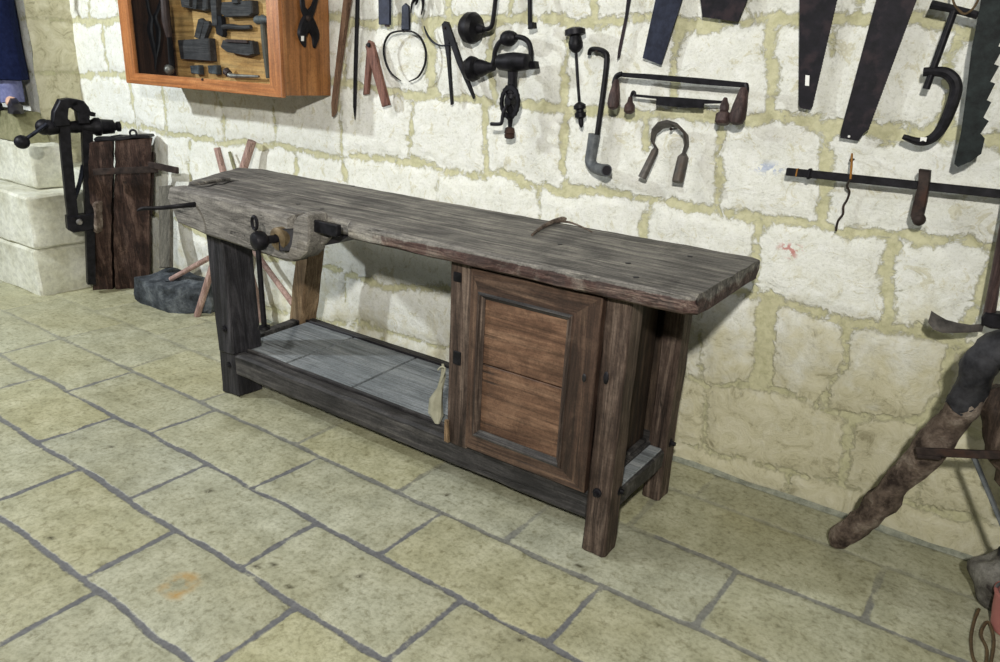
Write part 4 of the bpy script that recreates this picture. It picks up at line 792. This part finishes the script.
for z_, s_ in ((0, .97), (.012, 1), (.05, 1.01), (.09, 1), (.13, .99), (.152, .98), (.163, .95), (.165, .7), (.166, .3), (.166, .02)):
    rings.append([cc+(p-cc)*s_+V((0, 0, z_+(.05*((p.y+.17)/.1)*.3 if z_ > .14 else 0)))+V((nz((p.x*20, p.y*20, z_*20)), nz((p.x*20+3, p.y*20, z_*20)), nz((p.x*14, p.y*14, 5+s_*3))*.8))*.014 for p in dl(b0)])
m.loft(rings); tag(m.build('rough_stone', M['darkstone'], None, True, 50), 'dark grey rough-hewn stone lying on the floor behind the workbench\'s left leg', 'stone')
# trestle of poles
r = empty('pole_trestle', (-.6, -.12, 0), 'crossed pinkish wooden poles leaning behind the left end of the workbench', 'trestle')
def pole(a, b, ra, rb, mat='pole', name='pole'):
    m = MB(); m.tube([a, a.lerp(b, .5), b], [ra, (ra+rb)/2, rb], 10); return m.build(name, M[mat], r, True)
pole(W(217, 148, .06), W(263, 322, .07), .018, .022); pole(W(252, 141, .05), F(197, 316), .022, .018)
pole(W(209, 258, .16), F(171, 279, .16), .015, .014); pole(W(293, 304, .07), W(236, 226, .08), .016, .014)
pole(W(229.5, 152, .03), W(241, 190, .05), .008, .008, 'green_stick', 'strut')['label'] = 'thin greenish stick'
# ================================================================== standing figure at the left edge
r = empty('person', (-2.45, -.40, 1.0), 'person in a long navy coat and blue-grey trousers at the left edge', 'person')
bz = 1.0; bx, by = -2.42, -.385
me = bpy.data.meshes.new('body'); vs = []; es = []; rad = []
def sv(p, rr, par=None):
    vs.append((p[0]-r.location.x, p[1]-r.location.y, p[2]-r.location.z)); rad.append(rr)
    if par is not None: es.append((par, len(vs)-1))
    return len(vs)-1
pel = sv((bx, by, bz+.90), .13); wa = sv((bx, by, bz+1.08), .12, pel); ch = sv((bx, by, bz+1.30), .14, wa); nk = sv((bx, by, bz+1.46), .055, ch); h1 = sv((bx+.01, by-.01, bz+1.56), .075, nk); h2 = sv((bx+.005, by, bz+1.66), .075, h1)
for s_ in (-1, 1):
    hp = sv((bx+s_*.09, by, bz+.82), .09, pel); kn = sv((bx+s_*.08, by, bz+.46), .05, hp); an = sv((bx+s_*.12, by+.01, bz+.09), .038, kn); sv((bx+s_*.10+.1, by-.05, bz+.035), .032, an)
    shd = sv((bx+s_*.17, by, bz+1.38), .06, ch); el = sv((bx+s_*.24, by+.01, bz+1.10), .042, shd); wr = sv((bx+s_*.25, by-.06, bz+.86), .028, el); pm = sv((bx+s_*.25, by-.07, bz+.79), .03, wr)
    for k in range(4): f1 = sv((bx+s_*.25, by-.095+.018*k, bz+.735), .009, pm); sv((bx+s_*.245, by-.095+.018*k, bz+.695+.004*abs(k-1)), .008, f1)
    th_ = sv((bx+s_*.235, by-.11, bz+.77), .010, pm); sv((bx+s_*.23, by-.12, bz+.735), .009, th_)
me.from_pydata(vs, es, []); me.materials.append(M['skin']); body = bpy.data.objects.new('body', me); COL.objects.link(body); body.parent = r
sk = body.modifiers.new('skin', 'SKIN'); sk.use_smooth_shade = True
for i, v in enumerate(me.skin_vertices[0].data): v.radius = (rad[i], rad[i]*.85); v.use_root = (i == pel)
body.modifiers.new('sub', 'SUBSURF').levels = 1; body.modifiers['sub'].render_levels = 2
def ell(c, rx, ry_, n=24, a=.01): return [V((c[0]+rx*math.cos(2*PI*k/n)*(1+.05*math.sin(5*2*PI*k/n)), c[1]+ry_*math.sin(2*PI*k/n), c[2])) for k in range(n)]
m = MB(); m.loft([ell((bx, by, bz+z_), a, b) for z_, a, b in ((.175, .185, .13), (.18, .20, .14), (.4, .175, .135), (.7, .155, .13), (.95, .15, .13), (1.1, .155, .125), (1.3, .185, .13), (1.4, .17, .11), (1.46, .09, .08), (1.49, .065, .065))])
for s_ in (-1, 1): m.tube([(bx+s_*.16, by, bz+1.38), (bx+s_*.24, by+.01, bz+1.10), (bx+s_*.25, by-.05, bz+.88)], [.075, .062, .05], 14, sm=4)
m.build('coat', M['navy'], r, True)
m = MB()
for s_ in (-1, 1): m.tube([(bx+s_*.075, by, bz+.45), (bx+s_*.095, by, bz+.25), (bx+s_*.12, by+.0, bz+.05)], [.06, .07, .062], 16, sm=3)
m.build('trousers', M['trouser'], r, True)
for s_ in (-1, 1):
    m = MB(); a = (bx+s_*.13, by, bz)
    m.loft([[V((a[0]+dx*x_+.0, a[1]-dx*.35*x_/.9+yy, a[2]+zz)) for yy, zz in ((-w_, .0), (w_, .0), (w_*.9, h_*.6), (w_*.4, h_), (-w_*.4, h_), (-w_*.9, h_*.6))] for dx, x_, w_, h_ in ((1, -.07, .03, .06), (1, -.05, .038, .09), (1, .03, .04, .085), (1, .11, .045, .06), (1, .16, .04, .045), (1, .185, .02, .02))]); m.build('shoe', M['leather'], r, True)
m = MB(); m.ball((bx+.0, by+.01, bz+1.64), .098, 10, (1, 1, .95)); m.build('hair', M['hair'], r, True)
m = MB()
for s_ in (-1, 1): m.ball((bx+.03*s_+.012, by-.075, bz+1.605), .011, 6)
m.build('eyes', M['tag'], r, True)
m = MB(); m.ball((bx+.012, by-.09, bz+1.58), .015, 6, (.7, 1, 1.4)); m.ball((bx+.012, by-.078, bz+1.545), .02, 6, (1.2, .5, .35)); m.build('nose_and_mouth', M['skin'], r, True)
m = MB(); m.prism([V((x_, -.43, z_)) for x_, z_ in ((-2.75, .832), (-2.13, .832), (-2.17, .90), (-2.21, 1.0), (-2.75, 1.0))], (0, .15, 0), .01)
tag(m.build('stone_wedge', M['olive']), 'olive-grey sloping stone under the standing person\'s shoes', 'stone block')
for o in COL.objects:
    b_ = o.name.split('.')[0]
    g_ = {'stone_block': 'limestone blocks of the low pier', 'hand_saw': 'saws hanging on the wall', 'saw_blade': 'saws hanging on the wall', 'pit_saw': 'saws hanging on the wall', 'drawknife': 'drawknives on the wall', 'carpenter_brace': 'iron braces on the wall', 'whetstone': 'old tools in the display case'}.get(b_)
    if g_ and o.parent is None: o['group'] = g_
# ================================================================== light
def area(name, loc, tgt, size, power, col, spread=None):
    l = bpy.data.lights.new(name, 'AREA'); l.shape = 'DISK'; l.size = size; l.energy = power; l.color = col
    if spread: l.spread = math.radians(spread)
    o = bpy.data.objects.new(name, l); COL.objects.link(o); o.location = loc
    o.rotation_euler = (V(tgt)-V(loc)).to_track_quat('-Z', 'Y').to_euler(); return o
area('left_lamp', (-2.1, -2.5, 2.4), (-.4, 0, .7), .12, 76, (.92, .97, 1.0))
area('right_lamp', (3.0, -3.5, 2.25), (.4, 0, .7), .14, 58, (1.0, .965, .89), 120)
area('ceiling_glow', (-.3, -2.3, 3.5), (.0, -1.0, 0), 1.0, 34, (1, .98, .94))
w = bpy.data.worlds.new('world'); S.world = w; w.use_nodes = True
w.node_tree.nodes['Background'].inputs[0].default_value = (.85, .92, 1, 1); w.node_tree.nodes['Background'].inputs[1].default_value = .06
S.view_settings.view_transform = 'Standard'; S.view_settings.look = 'None'; S.view_settings.exposure = .07; S.view_settings.gamma = 1; S.view_settings.use_curve_mapping = False
